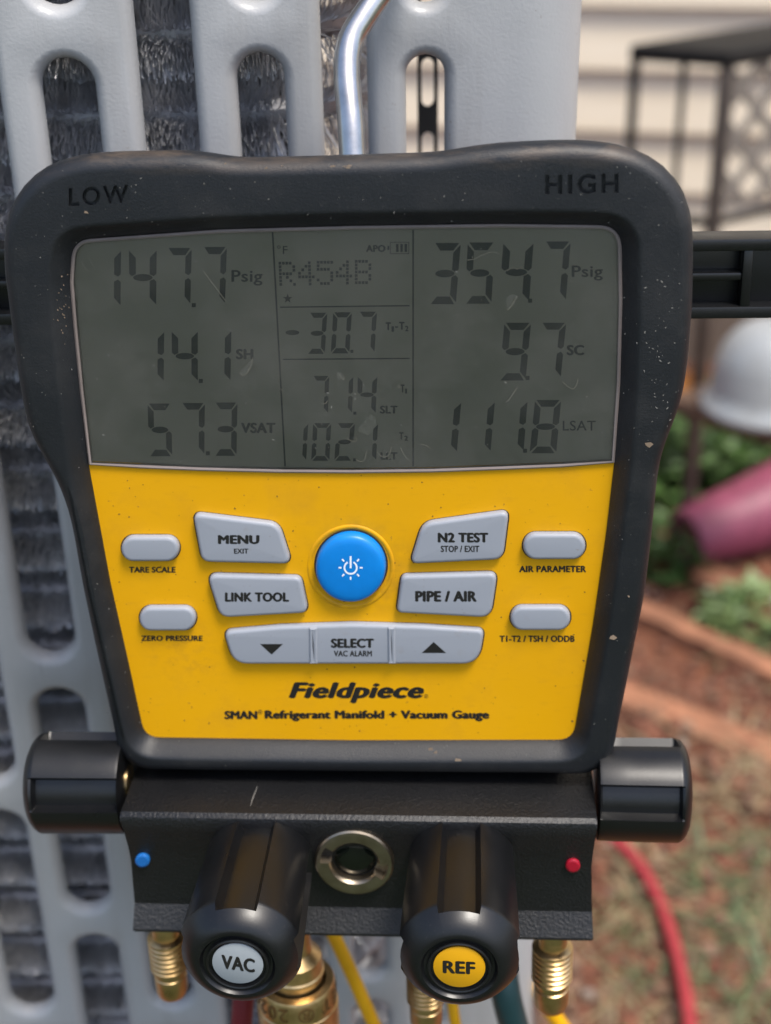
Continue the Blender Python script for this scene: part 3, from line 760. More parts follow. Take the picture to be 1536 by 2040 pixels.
# ---- manifold block (profile in depth/height, swept across)
HFR = .0235
bt = P(714, 1638, HFR).y; a0 = P(238, 1632, HFR).x; a1 = P(1190, 1645, HFR).x
bb0 = P(714, 1528, -.006).y
yl1 = P(714, 1812, HFR-.0025).y; yl2 = P(714, 1822, HFR-.0012).y; yl3 = P(714, 1866, HFR+.0008).y
prof2 = [(bb0, -.012), (bt+.0015, HFR-.002), (bt+.0004, HFR-.0004), (bt-.0009, HFR), (bt-.006, HFR-.0010), (bt-.014, HFR-.0026), (bt-.020, HFR-.0034), (yl1, HFR-.0036), (yl3+.0016, HFR+.0012), (yl3+.0006, HFR+.0012), (yl3, HFR+.0004), (yl3, -.012)]
xs = [a0, a0+.0008, a1-.0008, a1]
rings = []
cy0 = sum(p[0] for p in prof2)/len(prof2); cz0 = sum(p[1] for p in prof2)/len(prof2)
for k, x in enumerate(xs):
    s = .985 if k in (0, 3) else 1.0
    rg = []
    for (b, h) in prof2:
        xx = x
        if k < 2 and b < bt-.003 and b > yl2: xx += .0022*math.sin(math.pi*min(1, (bt-b)/(bt-yl2)))*.35 + .0003
        if k >= 2 and b < bt-.003 and b > yl2: xx -= .0022*math.sin(math.pi*min(1, (bt-b)/(bt-yl2)))*.35 + .0003
        rg.append(Vector((xx, cy0+(b-cy0)*s, cz0+(h-cz0)*s)))
    rings.append(rg)
V, F = loft(rings, True, True); blk = dp('manifold_block', V, F, M_POWDER, None, 30); fix_normals(blk)
V = []; F = []; box(V, F, P(300,1500,-.02).x, P(1130,1500,-.02).x, yl3+.01, P(700,1440,-.02).y, -.040, -.0122); dp('mounting_block', V, F, M_POWDER)

# dots
hd = HFR - .0032
for (u, v, m, lb) in ((285,1711,M_DOTB,'blue marker dot'), (1141,1721,M_DOTR,'red marker dot')):
    c_ = [(u+14.5*math.cos(2*math.pi*k/28), v+13*math.sin(2*math.pi*k/28)) for k in range(28)]
    o = pad('marker_dot', c_, [(0, -.003), (0, .0011), (.0003, .0014), (.0009, .0015)], m, None, hd, 40); o['label'] = lb
# sight glass
gc_ = P(706, 1716, HFR-.001)
ro, ri = .0134, .0079
angs = []; 
for k in range(72): angs.append(2*math.pi*k/72)
def in_notch(a): 
    for c0 in (R(163), R(-17)):
        d = (a-c0+math.pi) % (2*math.pi) - math.pi
        if abs(d) < R(15): return True
    return False
rings = []
for (r, h, nh) in ((ro, -.004, -.004), (ro, .0008, .0008), (ro-.0006, .0013, .0013), (ro-.0018, .0014, .0014), (ro-.0019, .0014, -.0022), (ri+.0009, .0013, -.0022), (ri+.0002, .0006, -.0022), (ri, -.0004, -.0022), (ri-.0001, -.0055, -.0055), (ri-.003, -.0056, -.0056)):
    rings.append([gc_ + Vector((r*math.cos(a), r*math.sin(a), nh if in_notch(a) else h)) for a in angs])
V, F = loft(rings); sg = dp('sight_glass', V, F, M_NICKEL, None, 35); fix_normals(sg)
V, F = lathe([(-.0058, .0077), (-.0026, .0077), (-.0016, .0066), (-.0009, .0046), (-.0006, .002), (-.0005, .0003)], gc_, Vector((0, 0, 1)), Vector((1, 0, 0)), 40); dp('lens', V, F, M_LENS, sg, 60)

# ---- knobs
def knob(name, base, axis, ref, L, rb, label, flutes=4, rot=0., plain=False):
    axis = axis.normalized(); a = (ref - axis*ref.dot(axis)).normalized(); b = axis.cross(a)
    prof = [(0, .80), (.01, .925), (.04, .93), (.2, .945), (.4, .965), (.6, .982), (.75, .993), (.80, .996), (.83, .998), (.85, .999), (.862, .993), (.87, .982), (.88, .968), (.89, .953), (.905, .93), (.93, .885), (.955, .83), (.975, .775), (.988, .725), (.996, .68), (1.0, .645), (.998, .60), (.985, .575), (.975, .555), (.972, .50), (.972, .02)]
    if plain: prof = [(0, .80), (.01, .97), (.04, .98), (.3, .985), (.6, .99)] + [(.72+.012*k, .99) for k in range(14)] + [(.90, .97), (.93, .93), (.96, .86), (.985, .76), (1.0, .64), (1.0, .02)]
    angs = []
    hw = R(18.5); e = R(1.6); s1 = .84 if plain else .862
    for k in range(flutes):
        c = rot + 2*math.pi*k/flutes
        for d in (-hw-e, -hw, -hw*.5, 0, hw*.5, hw, hw+e): angs.append((c+d, d))
        m = 2*math.pi/flutes - 2*(hw+e)
        for q in range(1, 14): angs.append((c+hw+e+m*q/14, None))
    rings = []
    for s, r in prof:
        rg = []
        for t, d in angs:
            rad = r*rb
            if s > .02 and d is not None and abs(d) <= hw+1e-6:
                rad = min(rad, rad - .0040*(1 if s < s1+.012 else max(0, 1-(s-s1-.012)/.03)))
            rg.append(base + axis*(s*L) + (a*math.cos(t) + b*math.sin(t))*rad)
        rings.append(rg)
    V, F = loft(rings, True, True)
    o = dp(name, V, F, M_KNOB, None, 32); fix_normals(o); o['label'] = label
    # thin ribs of the recessed ring round the sticker
    return o, a, b
def end_knob(u, v, h, side, label, L_=.0345):
    base = P(u, v, h)
    ax = Vector((side, -.01, 0)); knob('valve_knob', base, ax, Vector((0, math.sin(R(20)), math.cos(R(20)))), L_, .0180, label, 4, 0, True)
for (u, v, txt, m, lb, bx_, dy) in ((474,1918,'VAC',M_LABW,'black fluted valve knob with a white VAC sticker',(441,1906,508,1934),9), (915,1925,'REF',M_LABY,'black fluted valve knob with a yellow REF sticker',(882,1915,947,1940),3)):
    LK = .053; hf = HFR - .003
    tip = P(u, v, hf+LK*.974); base = Vector((tip.x, tip.y, hf))
    k, ka, kb_ = knob('valve_knob', base, Vector((0, 0, 1)), Vector((0, 1, 0)), LK, .0198, lb, 4, R(0))
    hl = hf + LK*.974
    V, F = lathe([(0, .0080), (.0004, .0080), (.0005, .0078)], Vector((tip.x, tip.y, hl)), Vector((0, 0, 1)), Vector((1, 0, 0)), 48); dp('sticker', V, F, m, k, 30)
    lettering([text_px(txt, *bx_, hl+.0006, dy, .03)], M_PRINT, k)
    V, F = loft([[Vector((tip.x + r*math.cos(2*math.pi*q/64), tip.y + r*math.sin(2*math.pi*q/64), hl+hh)) for q in range(64)] for r, hh in ((.0099, -.001), (.0098, .0010), (.0094, .0012), (.0090, .0010), (.0089, -.001))], closed=True)
    fix_normals(dp('rim_ring', V, F, M_KNOB, k, 50))
end_knob(1187, 1571, .000, 1, 'black fluted valve knob on the right end', .0315)
end_knob(258, 1559, .002, -1, 'black fluted valve knob on the left end')
# stems
for u, v, s in ((238, 1556, -1),):
    b_ = P(u, v, .002) - Vector((s*.004, 0, 0)); V, F = lathe([(0, .006), (.012, .006)], b_, Vector((s, 0, 0)), Vector((0, 1, 0)), 20); dp('valve_stem', V, F, M_BRASS, None, 40)

# ---- brass ports under the block
def thread(s0, s1, r0, r1, n):
    out = []
    for k in range(n):
        a = s0 + (s1-s0)*k/n; d = (s1-s0)/n
        out += [(a, r0), (a+d*.30, r1), (a+d*.62, r1), (a+d*.95, r0)]
    return out
def port(u, v, h, scale, label, lng=1.55, off=0.):
    o_ = P(u, v, h); o_.y = yl3 + .003
    s = scale; zz_ = lng
    pr = [(0, .0052*s), (.0085*s, .0052*s), (.0088*s, .0049*s), (.0105*s, .0049*s)] + thread(.0108*s, .0205*s, .0061*s, .0070*s, 7) + [(.0207*s, .0056*s), (.0222*s, .0056*s), (.0224*s, .0060*s), (.0268*s, .0060*s), (.0282*s, .0052*s), (.0284*s, .0036*s), (.0240*s, .0030*s)]
    pr = [(0, .0052*s)] + [(off + a*zz_, r) for a, r in pr[1:]]
    V, F = lathe(pr, o_, Vector((0, -1, 0)), Vector((1, 0, 0)), 40); o = dp('port_fitting', V, F, M_BRASS, None, 30); fix_normals(o); o['label'] = label
port(331, 1866, .010, 1.0, 'brass threaded port under the blue dot')
port(1101, 1868, .010, 1.05, 'brass threaded port under the red dot')
port(846, 1900, .012, 1.0, 'brass threaded port behind the REF knob', 1.5, .012)
# middle vacuum port with its collar
o_ = P(590, 1950, .012); o_.y = yl3 + .003
V, F = lathe([(0, .0062), (.016, .0062), (.0195, .0066), (.023, .0098), (.0285, .0100), (.0292, .0105), (.0302, .0105), (.0304, .0098), (.040, .0098)], o_, Vector((0, -1, 0)), Vector((1, 0, 0)), 48)
fix_normals(dp('port_fitting', V, F, M_BRASS, None, 30))
# hanging hook
V, F = tube([W(p) for p in []] or [at(705,420,.449), at(703,330,.4475), at(698,235,.4465), at(691,150,.4475), at(697,85,.4485), at(727,30,.449), at(775,-40,.450), at(810,-110,.452), at(812,-190,.47), at(800,-230,.50)], .0041, 18, 8)
inv = FM.inverted(); mk('hanging_hook', [inv @ Vector(v) for v in V], F, M_STEEL, gauge, 60)
# ribbed black bar behind the boot
hb = -.036
yT, yB = P(1400, 478, hb).y, P(1400, 636, hb).y; xL, xR = P(-60, 560, hb).x, P(1720, 560, hb).x
yM0, yM1 = P(1400, 546, hb).y, P(1400, 562, hb).y
V = []; F = []
box(V, F, xL, xR, yB+.0002, yT-.0002, hb-.010, hb-.0062)
box(V, F, xL-.0003, xR+.0003, yT-.0038, yT, hb-.0115, hb); box(V, F, xL-.0003, xR+.0003, yB, yB+.0040, hb-.0115, hb)
xr = P(1488, 560, hb).x
for x0, x1 in ((xL+.004, xL+.032), (xL+.034, xr-.0), ):
    box(V, F, x0, x1, yM1, yM0, hb-.0063, hb-.0012)
for x in (xL, xL+.033, xr, xr+.028, -.06, -.02, .02, .06): box(V, F, x-.0016, x+.0016, yB+.0035, yT-.0034, hb-.0064, hb-.0004)
bar = dp('support_bar', V, F, M_KNOB); bevel_obj(bar, .0006, 2)

# ---- dust, lint and dried specks
def specks(name, spots, mat, parent, hfun):
    V, F = [], []
    for (u, v, r, el, an) in spots:
        h = hfun(u, v)
        if h is None: continue
        m = 5; b = len(V)
        for k in range(m):
            a = 2*math.pi*k/m + random.uniform(-.3, .3); q = r*random.uniform(.6, 1.2)
            x, y = q*el*math.cos(a), q*math.sin(a)
            V.append(P(u + x*math.cos(an)-y*math.sin(an), v + x*math.sin(an)+y*math.cos(an), h))
        F.append(tuple(range(b, b+m)))
    o = dp(name, V, F, mat, parent); o['kind'] = 'stuff'; return o
from mathutils.bvhtree import BVHTree
boot_bvh = BVHTree.FromPolygons([v.co + BASE for v in boot.data.vertices], [tuple(p.vertices) for p in boot.data.polygons])
def boot_h(u, v):
    d = ray(u, v); o0 = CAM - DO; loc = Vector((o0.dot(Xl), o0.dot(Yl), o0.dot(Nl))); dd = Vector((d.dot(Xl), d.dot(Yl), d.dot(Nl)))
    hitp = boot_bvh.ray_cast(loc, dd.normalized())
    if hitp[0] is None or hitp[1].z < .55: return None
    return hitp[0].z + .00012
sp_ = []
for k in range(800):
    u, v = random.uniform(0, 1390), random.uniform(290, 1540)
    sp_.append((u, v, random.choice([.5, .6, .7, .9, 1.2]), random.uniform(1, 2.4), random.uniform(0, 3)))
for k in range(60):
    u, v = random.gauss(1315, 22), random.gauss(770, 110); sp_.append((u, v, random.uniform(.5, 1.5), random.uniform(1, 3.5), random.uniform(0, 3)))
specks('dust_specks', sp_, M_DUST, gauge, boot_h)
specks('mud_specks', [(1293,885,6,1.6,0), (1220,1270,4.5,1.8,0), (1253,1188,2.5,1.3,1), (859,1494,5,1.2,.2), (868,1500,5,1,1), (912,1515,5,1.5,.4), (172,423,3,1.8,.3), (300,1362,5,2.4,-.2)] +
       [(random.uniform(430, 700), random.uniform(305, 335), random.uniform(1, 2.4), 2.5, -.1) for _ in range(40)] + [(random.gauss(124, 8), random.gauss(610, 40), random.uniform(.8, 1.8), 1.5, 1) for _ in range(26)], M_CLAYDOT, gauge, boot_h)
gs = [(random.uniform(160, 1225), random.uniform(462, 920), random.choice([.5, .6, .7, .9, 1.2]), random.uniform(1, 3), random.uniform(0, 3)) for _ in range(190)]
specks('dust_specks', gs, M_DUST, pane, lambda u, v: .00066)
ys = [(random.uniform(215, 1190), random.uniform(945, 1460), random.choice([.7, .9, 1.1, 1.5]), random.uniform(1, 1.8), random.uniform(0, 3)) for _ in range(150)]
specks('dirt_specks', ys, simple('dark_dirt', (.10, .055, .02), .9), face, lambda u, v: .00016)
def fibre(V, F, pts, wd, h):
    Q = catmull(pts, 6, False)
    for i in range(len(Q)-1):
        d = (Q[i+1]-Q[i]); d = d.normalized() if d.length else Vector((1, 0)); nn = Vector((-d.y, d.x))*wd/2
        quad(V, F, [tuple(Q[i]-nn), tuple(Q[i+1]-nn), tuple(Q[i+1]+nn), tuple(Q[i]+nn)], h)
V, F = [], []
for pts in ([(476,742),(482,748),(492,744),(500,728),(504,712)], [(930,518),(945,516),(960,508),(975,503),(985,502),(994,506)], [(1010,540),(1022,532),(1030,536),(1040,530)], [(708,914),(716,919),(724,918),(728,910),(730,898)],
            [(752,900),(758,908),(768,910),(776,904),(780,890)], [(798,892),(804,904),(812,915),(815,914)], [(640,804),(648,804),(653,798)], [(690,872),(700,878),(710,878),(708,866)], [(676,745),(684,757),(686,748)],
            [(1008,615),(1014,616),(1024,600),(1030,590)], [(1008,800),(1015,795),(1030,772)], [(1120,760),(1140,775),(1149,765),(1151,755)], [(838,885),(850,888),(857,893)], [(700,350),(705,360)],
            [(162,520),(168,532),(176,540)], [(178,515),(184,526),(188,534)], [(405,540),(420,560),(450,600)], [(554,772),(560,776),(566,780)], [(653,922),(660,928)], [(797,765),(793,768),(795,772),(800,769)]):
    fibre(V, F, pts, 1.1, .00068)
dp('lint_fibres', V, F, M_RESEDGE, pane)['kind'] = 'stuff'
V, F = [], []
quad(V, F, [(711,858),(720,844),(727,842),(728,830),(740,826),(748,830),(750,845),(742,856),(736,868),(724,864)], .00064)
quad(V, F, [(668,745),(676,740),(680,742),(686,748),(684,758),(674,757)], .00064)
quad(V, F, [(478,742),(484,734),(496,722),(502,716),(500,728),(494,744),(484,749)], .00064)
quad(V, F, [(1010,590),(1020,586),(1034,590),(1026,606),(1014,616),(1008,612)], .00064)
dp('residue_flakes', V, F, M_RESIDUE, pane)['kind'] = 'stuff'
V, F = [], []
fibre(V, F, [(500,1604),(505,1588),(513,1568)], 2.6, 0)
V = [Vector((v.x, bt + .0012 + (bb0-bt)*0, HFR-.004)) for v in V] if False else V
# scuff on the block's sloping top
sc = []
for (u, v) in ((499,1606),(503,1592),(508,1579),(513,1566)):
    d = ray(u, v); o0 = CAM-DO; lo = Vector((o0.dot(Xl), o0.dot(Yl), o0.dot(Nl))); dd = Vector((d.dot(Xl), d.dot(Yl), d.dot(Nl)))
    pA = Vector((0, bb0, -.012)); pB = Vector((0, bt+.0015, HFR-.002)); e = pB-pA; nn = Vector((0, e.z, -e.y)).normalized(); nn = nn if nn.y > 0 else -nn
    t = (pA + nn*.0001 - lo).dot(nn)/dd.dot(nn); sc.append(lo + dd*t)
V, F = [], []
for q, wd in zip(sc, (.00005, .00012, .00012, .00006)): V += [q - Vector((wd, 0, 0)), q + Vector((wd, 0, 0))]
F = [(0, 1, 3, 2), (2, 3, 5, 4), (4, 5, 7, 6)]; dp('scratch', V, F, M_DUST, blk)

# ------------------------------------------------------------------ coupler on the middle port
co_o = W(o_); ax = -Yl
coup = empty('brass_coupler', Matrix.Translation(co_o + ax*.0335)); tag(coup, 'knurled brass hose coupler stamped 2026 under the VAC knob', 'coupler')
CO = co_o + ax*.0335
V, F = lathe([(0, .0110), (.0004, .0136), (.0016, .0142), (.0100, .0146), (.0104, .0150)] + [(.0104+.0003*k, .0150) for k in range(1, 20)] + [(.022, .0150), (.024, .013), (.030, .0085), (.05, .0080)], CO, ax, Xl, 64, False)
fix_normals(mk('sleeve', [v-CO for v in V], F, M_BRASS, coup, 30))
TV, TF = text_mesh('MET ® 2026', .01, 0, 1.15)
TV = TV - TV.mean(0); sc_ = .0062/ (TV[:, 1].max()-TV[:, 1].min())
pts = []
for x, y in TV*sc_*1.0:
    th_ = -x/.0146; dep = .0053 + y       # upside down: letter tops point to the hose
    rad = .01475
    pts.append(ax*dep + (Xl*math.sin(th_-.12) + Nl*math.cos(th_-.12))*rad)
mk('lettering', pts, TF, simple('brass_stamp', (.16, .10, .035), .5, .6), coup)

# ------------------------------------------------------------------ hoses
def hose(name, pts, r, mat, label, cat='hose', per=8):
    c0 = Vector(pts[-1]); V, F = tube(pts, r, 16, per)
    o = mk(name, [Vector(v)-c0 for v in V], F, mat, None, 60, c0); tag(o, label, cat); return o
gpnt = lambda u, v, z=.012: at_z(u, v, z)
hose('refrigerant_hose', [gpnt(1010, 1530, .02), gpnt(1150, 1612, .012), gpnt(1236, 1682, .012), gpnt(1290, 1748, .012), gpnt(1330, 1840, .012), gpnt(1356, 1935, .012), gpnt(1374, 2045, .012), gpnt(1376, 2200, .012), gpnt(1330, 2400, .012)], .0068, M_HRED, 'red hose curving across the clay ground')
hose('refrigerant_hose', [at(640, 1815, .585), at(668, 1870, .590), at(705, 1950, .60), at(742, 2035, .61), at(790, 2140, .63), at(850, 2300, .66), Vector((.10, .42, .12)), Vector((.2, .45, .012)), Vector((.4, .5, .012))], .0029, M_HYEL, 'yellow hose slanting down behind the block left of the REF knob')
hose('refrigerant_hose', [at(893, 1900, .60), at(900, 1985, .605), at(908, 2045, .61), at(925, 2160, .63), at(950, 2320, .68), Vector((.16, .40, .10)), Vector((.3, .40, .012)), Vector((.5, .42, .012))], .0024, M_HYEL, 'short bit of yellow hose below the REF knob')
hose('refrigerant_hose', [at(1050, 1900, .70), at(1078, 1980, .70), at(1118, 2045, .71), at(1190, 2140, .73), at(1280, 2260, .78), Vector((.30, .50, .06)), Vector((.42, .52, .012)), Vector((.6, .56, .012))], .0040, M_HYEL, 'yellow hose at the right behind the brass port')
hose('refrigerant_hose', [at(985, 1800, .60), at(998, 1900, .60), at(1008, 1980, .60), at(1028, 2060, .61), at(1060, 2180, .63), at(1100, 2320, .67), Vector((.19, .38, .10)), Vector((.30, .36, .012)), Vector((.5, .36, .012))], .0062, M_HTEAL, 'dark teal hose between the REF knob and the right brass port')
hose('refrigerant_hose', [at(500, 1880, .56), at(488, 1960, .56), at(481, 2040, .565), at(475, 2160, .58), at(470, 2320, .61), Vector((-.10, .36, .10)), Vector((-.12, .30, .012)), Vector((-.16, .15, .012))], .0042, M_HMAR, 'maroon hose under the VAC knob')

# ------------------------------------------------------------------ black plant stand at the back right
ZTOP = .74
A = at_z(1455, 121, ZTOP-.012); B = at_z(1252, 107, ZTOP-.012)
eW = (A-B).to_2d(); wW = eW.length; eW.normalize()
eL = Vector((-eW.y, eW.x)); eL = (eL*.86 + eW*.52).normalized()
B2 = B.to_2d(); 
def st(a, l, z): q = B2 + eW*a + eL*l; return Vector((q.x, q.y, z))
SO = st(wW/2, .3, 0); stand = empty('plant_stand', Matrix.Translation(SO)); tag(stand, 'black metal stand with a flat top in front of the siding', 'stand')
def sbox(name, a0_, a1_, l0, l1, z0, z1, mat, bev=.004):
    v = [st(a_, l_, z_)-SO for z_ in (z0, z1) for l_ in (l0, l1) for a_ in (a0_, a1_)]
    o = mk(name, v, [(0,2,3,1),(4,5,7,6),(0,1,5,4),(2,6,7,3),(0,4,6,2),(1,3,7,5)], mat, stand); return bevel_obj(o, bev, 2)
LS = .75
sbox('table_top', 0, wW, 0, LS, ZTOP-.022, ZTOP, M_STAND)
sbox('leg', wW-.016, wW-.002, .002, .016, -.02, ZTOP-.022, M_STANDLEG, .002); sbox('leg', .001, .009, .002, .012, -.02, ZTOP-.022, M_STAND, .002)
sbox('leg', wW-.020, wW-.002, LS-.020, LS-.002, -.02, ZTOP-.022, M_STANDLEG, .002); sbox('leg', .001, .009, LS-.012, LS-.002, -.02, ZTOP-.022, M_STAND, .002)
sbox('wire_rod', wW*.50, wW*.50+.006, .004, .010, .30, ZTOP-.022, M_STAND, .001)
zr = at_z(1400, 448, 0); zrail = CAM.z + (ray(1450, 448).z/ray(1450, 448).y)*A.y
sbox('rail', .009, wW-.020, .004, .014, zrail-.007, zrail+.006, M_STAND, .002); sbox('rail', wW-.016, wW-.006, .020, LS-.02, zrail-.006, zrail+.005, M_STAND, .002)
# diagonal lattice on the long side
zl0, zl1 = zrail+.02, ZTOP-.024
hh = zl1-zl0; stp = .066
for sgn in (1, -1):
    k = -hh
    while k < LS:
        l0, l1 = (k, k+hh) if sgn > 0 else (k+hh, k)
        za, zb = zl0, zl1
        # clip to the panel length
        def clip(lx, zx, ly, zy, lim, keep):
            t = (lim-lx)/(ly-lx); return (lim, zx+(zy-zx)*t)
        pa, pb = (l0, za), (l1, zb)
        lo_, hi_ = .022, LS-.022
        pts2 = sorted([pa, pb])
        if pts2[1][0] > lo_ and pts2[0][0] < hi_:
            p0_, p1_ = pts2
            if p0_[0] < lo_: p0_ = clip(p0_[0], p0_[1], p1_[0], p1_[1], lo_, 0)
            if p1_[0] > hi_: p1_ = clip(p0_[0], p0_[1], p1_[0], p1_[1], hi_, 0)
            if abs(p1_[0]-p0_[0]) > .01:
                d = Vector((p1_[0]-p0_[0], p1_[1]-p0_[1])).normalized(); nn = Vector((-d.y, d.x))*.0065
                aw = wW-.014 + (.004 if sgn > 0 else 0)
                q2 = [Vector(p0_)-nn, Vector(p1_)-nn, Vector(p1_)+nn, Vector(p0_)+nn]
                v = [st(aw+da, q.x, q.y)-SO for da in (0, .0036) for q in q2]
                mk('lattice_slat', v, [(3,2,1,0),(4,5,6,7),(0,1,5,4),(1,2,6,5),(2,3,7,6),(3,0,4,7)], M_LATT, stand)
        k += stp
ZS = .325
q1 = at_z(1330, 790, ZS); q2 = at_z(1560, 865, ZS); q3 = at_z(1700, 800, ZS); q4 = at_z(1430, 752, ZS)
v = [p - SO for p in (q1, q2, q3, q4)]; v = v + [p - Vector((0, 0, .022)) for p in v]
bevel_obj(mk('lower_shelf', v, [(0,1,2,3),(7,6,5,4),(0,4,5,1),(1,5,6,2),(2,6,7,3),(3,7,4,0)], M_SHELF, stand), .003, 2)
# white upturned pot
gcn = at_z(1525, 812, ZS)
gl_ = .00064*1.0
V, F = lathe([(0, .082), (.004, .085), (.010, .084), (.016, .075), (.030, .072), (.06, .069), (.085, .061), (.103, .047), (.113, .032), (.117, .015), (.118, .002)], Vector((0, 0, 0)), Vector((0, 0, 1)), Vector((1, 0, 0)), 48)
o = mk('white_pot', V, F, M_GLOBE, None, 60, gcn + Vector((.0, 0, .001))); tag(o, 'glossy white domed pot upturned on the brown shelf', 'pot')
# pink pot on its side
pc = at_z(1366, 1074, .047); paxis = Vector((.90, .42, .10)).normalized()
V, F = lathe([(.006, .030), (.004, .034), (0, .037), (.001, .042), (.006, .045), (.20, .068), (.203, .074), (.228, .076), (.230, .069), (.10, .052), (.012, .039)], Vector((0, 0, 0)), paxis, Vector((0, 0, 1)), 40, False, True)
o = mk('pink_pot', V, F, M_PINK, None, 40, pc); tag(o, 'pink plastic plant pot lying on its side in the dirt', 'pot'); fix_normals(o)
V, F = lathe([(.008, .036), (.0065, .001)], Vector((0, 0, 0)), paxis, Vector((0, 0, 1)), 30, False, True); mk('soil', V, F, M_CLOD, o)
# terracotta pot
tc_ = at_z(1372, 905, .0)
V, F = lathe([(0, .045), (.085, .062), (.087, .068), (.105, .070), (.106, .062), (.09, .058), (.088, .002)], Vector((0, 0, 0)), Vector((0, 0, 1)), Vector((1, 0, 0)), 36, True, False)
o = mk('terracotta_pot', V, F, M_TERRA, None, 40, tc_ + Vector((-.02, .06, -.004))); tag(o, 'small orange clay pot half hidden behind the leaves', 'pot'); fix_normals(o)
# leafy plants
def plant(u, v, n, hgt, spread, mat, label):
    c0 = at_z(u, v, 0); root = empty('leafy_plant', Matrix.Translation(c0)); tag(root, label, 'plant', 'leafy plants under the stand')
    V, F = [], []; SVv, SFf = [], []
    for k in range(n):
        a = random.uniform(0, 6.28); rr_ = spread*math.sqrt(random.random()); z = hgt*random.uniform(.12, 1)*(1-.5*(rr_/spread)**2)
        p = Vector((rr_*math.cos(a), rr_*math.sin(a), z)); d = Vector((math.cos(a+random.uniform(-.8, .8)), math.sin(a+random.uniform(-.8, .8)), random.uniform(-.3, .6))).normalized()
        s = d.cross(Vector((random.uniform(-.4, .4), random.uniform(-.4, .4), 1))).normalized(); L_ = random.uniform(.022, .042); wv = L_*.34; up = s.cross(d)
        b = len(V); V += [p, p + d*L_*.45 + s*wv + up*.003, p + d*L_, p + d*L_*.45 - s*wv + up*.003, p + d*L_*.5 - up*.003]
        F += [(b, b+1, b+4), (b+1, b+2, b+4), (b+2, b+3, b+4), (b+3, b, b+4)]
    mk('foliage', V, F, mat, root)
    V, F = [], []
    for k in range(6):
        a = 6.28*k/6; e_ = Vector((spread*.6*math.cos(a), spread*.6*math.sin(a), hgt*.75)); v_, f_ = tube([Vector((0, 0, -.01)), e_*.5 + Vector((0, 0, .02)), e_], .003, 6, 3)
        b = len(V); V += v_; F += [tuple(b+i for i in g_) for g_ in f_]
    mk('stems', V, F, M_LEAF, root)
plant(1500, 960, 420, .17, .16, M_LEAF, 'dark green leafy plant under the white pot')
plant(1400, 965, 260, .13, .11, M_LEAF, 'low dark green leafy plant beside the orange pot')
plant(1560, 930, 160, .17, .12, M_LEAF2, 'pale green leafy plant at the right edge under the shelf')
plant(1325, 1120, 120, .07, .06, M_LEAF, 'small green seedling in front of the pink pot mouth')
plant(1480, 1240, 90, .05, .05, M_LEAF2, 'bright green sprig growing beside the reddish boards')
plant(1310, 990, 160, .10, .09, M_LEAF, 'dark green leafy plant close to the gauge edge')
# boards in the dirt
def board(u0, v0, u1, v1, wd, label):
    a = at_z(u0, v0, .013); b = at_z(u1, v1, .013); d = (b-a); L_ = d.length; d.normalize(); s = Vector((-d.y, d.x, 0)).normalized()
    V = []
    m = 14
    rings = []
    for k in range(m+1):
        p = a + d*L_*k/m; j = random.uniform(-.003, .003)
        rings.append([p - s*(wd/2+j) - Vector((0, 0, .035)), p - s*(wd/2+j), p - s*wd*.25 + Vector((0, 0, .004)), p + s*wd*.25 + Vector((0, 0, .003)), p + s*(wd/2-j), p + s*(wd/2-j) - Vector((0, 0, .035))])
    V, F = loft(rings, True, True); o = mk('edging_board', [Vector(v_)-a for v_ in V], F, M_BOARD, None, 50, a); fix_normals(o)
    tag(o, label, 'board', 'reddish boards lying in the dirt')
board(1215, 1180, 1580, 1345, .036, 'reddish board in the dirt below the pink pot, middle of the three')
board(1150, 1345, 1600, 1515, .048, 'reddish board in the dirt nearest the right end knob')
board(1395, 1132, 1650, 1270, .050, 'darker reddish board in the dirt right under the pink pot')

# ------------------------------------------------------------------ loose ground cover
def ico(n=1):
    bm = bmesh.new(); bmesh.ops.create_icosphere(bm, subdivisions=n, radius=1); V = np.array([v.co[:] for v in bm.verts]); F = np.array([[v.index for v in f.verts] for f in bm.faces]); bm.free(); return V, F
iv, if_ = ico(1)
def scatter_clods(name, n, rmin, rmax, mat, label, cat):
    Vs, Fs = [], []
    for k in range(n):
        u, v = random.uniform(1060, 1850), random.uniform(1000, 2200); p = at_z(u, v, 0)
        r = rmin*(rmax/rmin)**(random.random()**2); V_ = iv*(np.array([random.uniform(.6, 1.5), random.uniform(.6, 1.5), random.uniform(.4, .8)])*r)[None]*rng.uniform(.75, 1.2, (len(iv), 1))
        z = float(ground_h(np.array(p.x), np.array(p.y)))
        Fs.append(if_ + sum(len(q) for q in Vs)); Vs.append(V_ + np.array([p.x, p.y, z + r*.25]))
    o = mk_np(name, np.concatenate(Vs), np.concatenate(Fs), mat); tag(o, label, cat, kind='stuff')
scatter_clods('clay_clods', 3800, .003, .014, M_CLOD, 'crumbled red clay clods strewn over the ground', 'clods')
scatter_clods('pale_stones', 180, .003, .010, M_STONE, 'pale little stones lying in the red clay', 'stones')
V, F = [], []
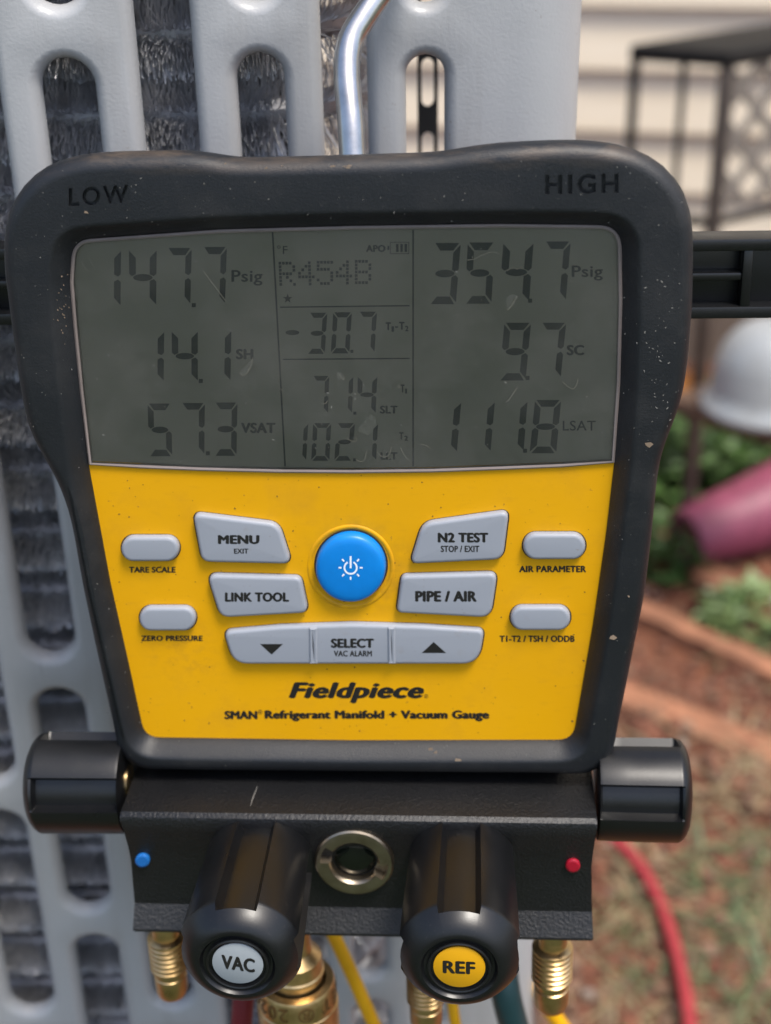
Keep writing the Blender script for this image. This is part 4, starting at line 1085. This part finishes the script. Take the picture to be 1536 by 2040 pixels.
for k in range(1200):
    p = at_z(random.uniform(1060, 1850), random.uniform(1000, 2150), 0); z = float(ground_h(np.array(p.x), np.array(p.y))) + random.uniform(.004, .012)
    a = random.uniform(0, 6.28); L_ = random.uniform(.008, .024); d = Vector((math.cos(a), math.sin(a), random.uniform(-.25, .25)))*L_; s_ = Vector((-math.sin(a), math.cos(a), random.uniform(-.3, .3)))*L_*random.uniform(.2, .42)
    q = Vector((p.x, p.y, z)); V += [q, q + d*.5 + s_, q + d, q + d*.5 - s_]; F.append([4*k, 4*k+1, 4*k+2, 4*k+3])
tag(mk_np('leaf_litter', np.array([v[:] for v in V]), np.array(F), simple('dead_leaf', (.16, .095, .06), .8, 0, None, .7)), 'brown dead leaf scraps strewn over the clay', 'leaf litter', kind='stuff')
def blades(name, spots, mat, label, cat, L0, L1, lie):
    V, F = [], []
    for (p, n, sp__) in spots:
        for k in range(n):
            q = p + Vector((random.gauss(0, sp__), random.gauss(0, sp__), 0)); q.z = float(ground_h(np.array(q.x), np.array(q.y)))
            a = random.uniform(0, 6.28); L_ = random.uniform(L0, L1); d = Vector((math.cos(a), math.sin(a), 0)); s = Vector((-d.y, d.x, 0))*random.uniform(.0016, .0034)
            e = lie*random.uniform(.4, 1.3); b = len(V)
            for j in range(4):
                t = j/3; c_ = q + d*L_*t*math.cos(e*(1-.3*t)) + Vector((0, 0, .004 + L_*math.sin(e)*t*(1-.45*t))); wv = s*(1-.85*t)
                V += [c_-wv, c_+wv]
            F += [(b+2*j, b+2*j+1, b+2*j+3, b+2*j+2) for j in range(3)]
    o = mk_np(name, np.array([v[:] for v in V]), np.array(F), mat); tag(o, label, cat, kind='stuff')
cl = [(gpnt(u, v, 0), n, s) for u, v, n, s in ((1500,1715,24,.020),(1400,1760,8,.014),(1525,1840,20,.022),(1450,1845,16,.016),(1295,1850,8,.010),(1500,1940,12,.02),(1300,1930,6,.015),(1420,1940,7,.02),(1530,2010,16,.03),(1235,1830,8,.02),(1395,1700,9,.015),(1250,2000,7,.02),(1520,1300,25,.03))]
blades('grass', cl, M_GRASS, 'green grass blades in tufts on the red clay', 'grass', .03, .085, .55)
st_ = [(gpnt(random.uniform(1180, 1600), random.uniform(1480, 2150), 0), random.randint(2, 7), .03) for _ in range(75)]
blades('dry_straw', st_, M_STRAW, 'dry straw and dead grass lying on the clay', 'straw', .03, .10, .12)
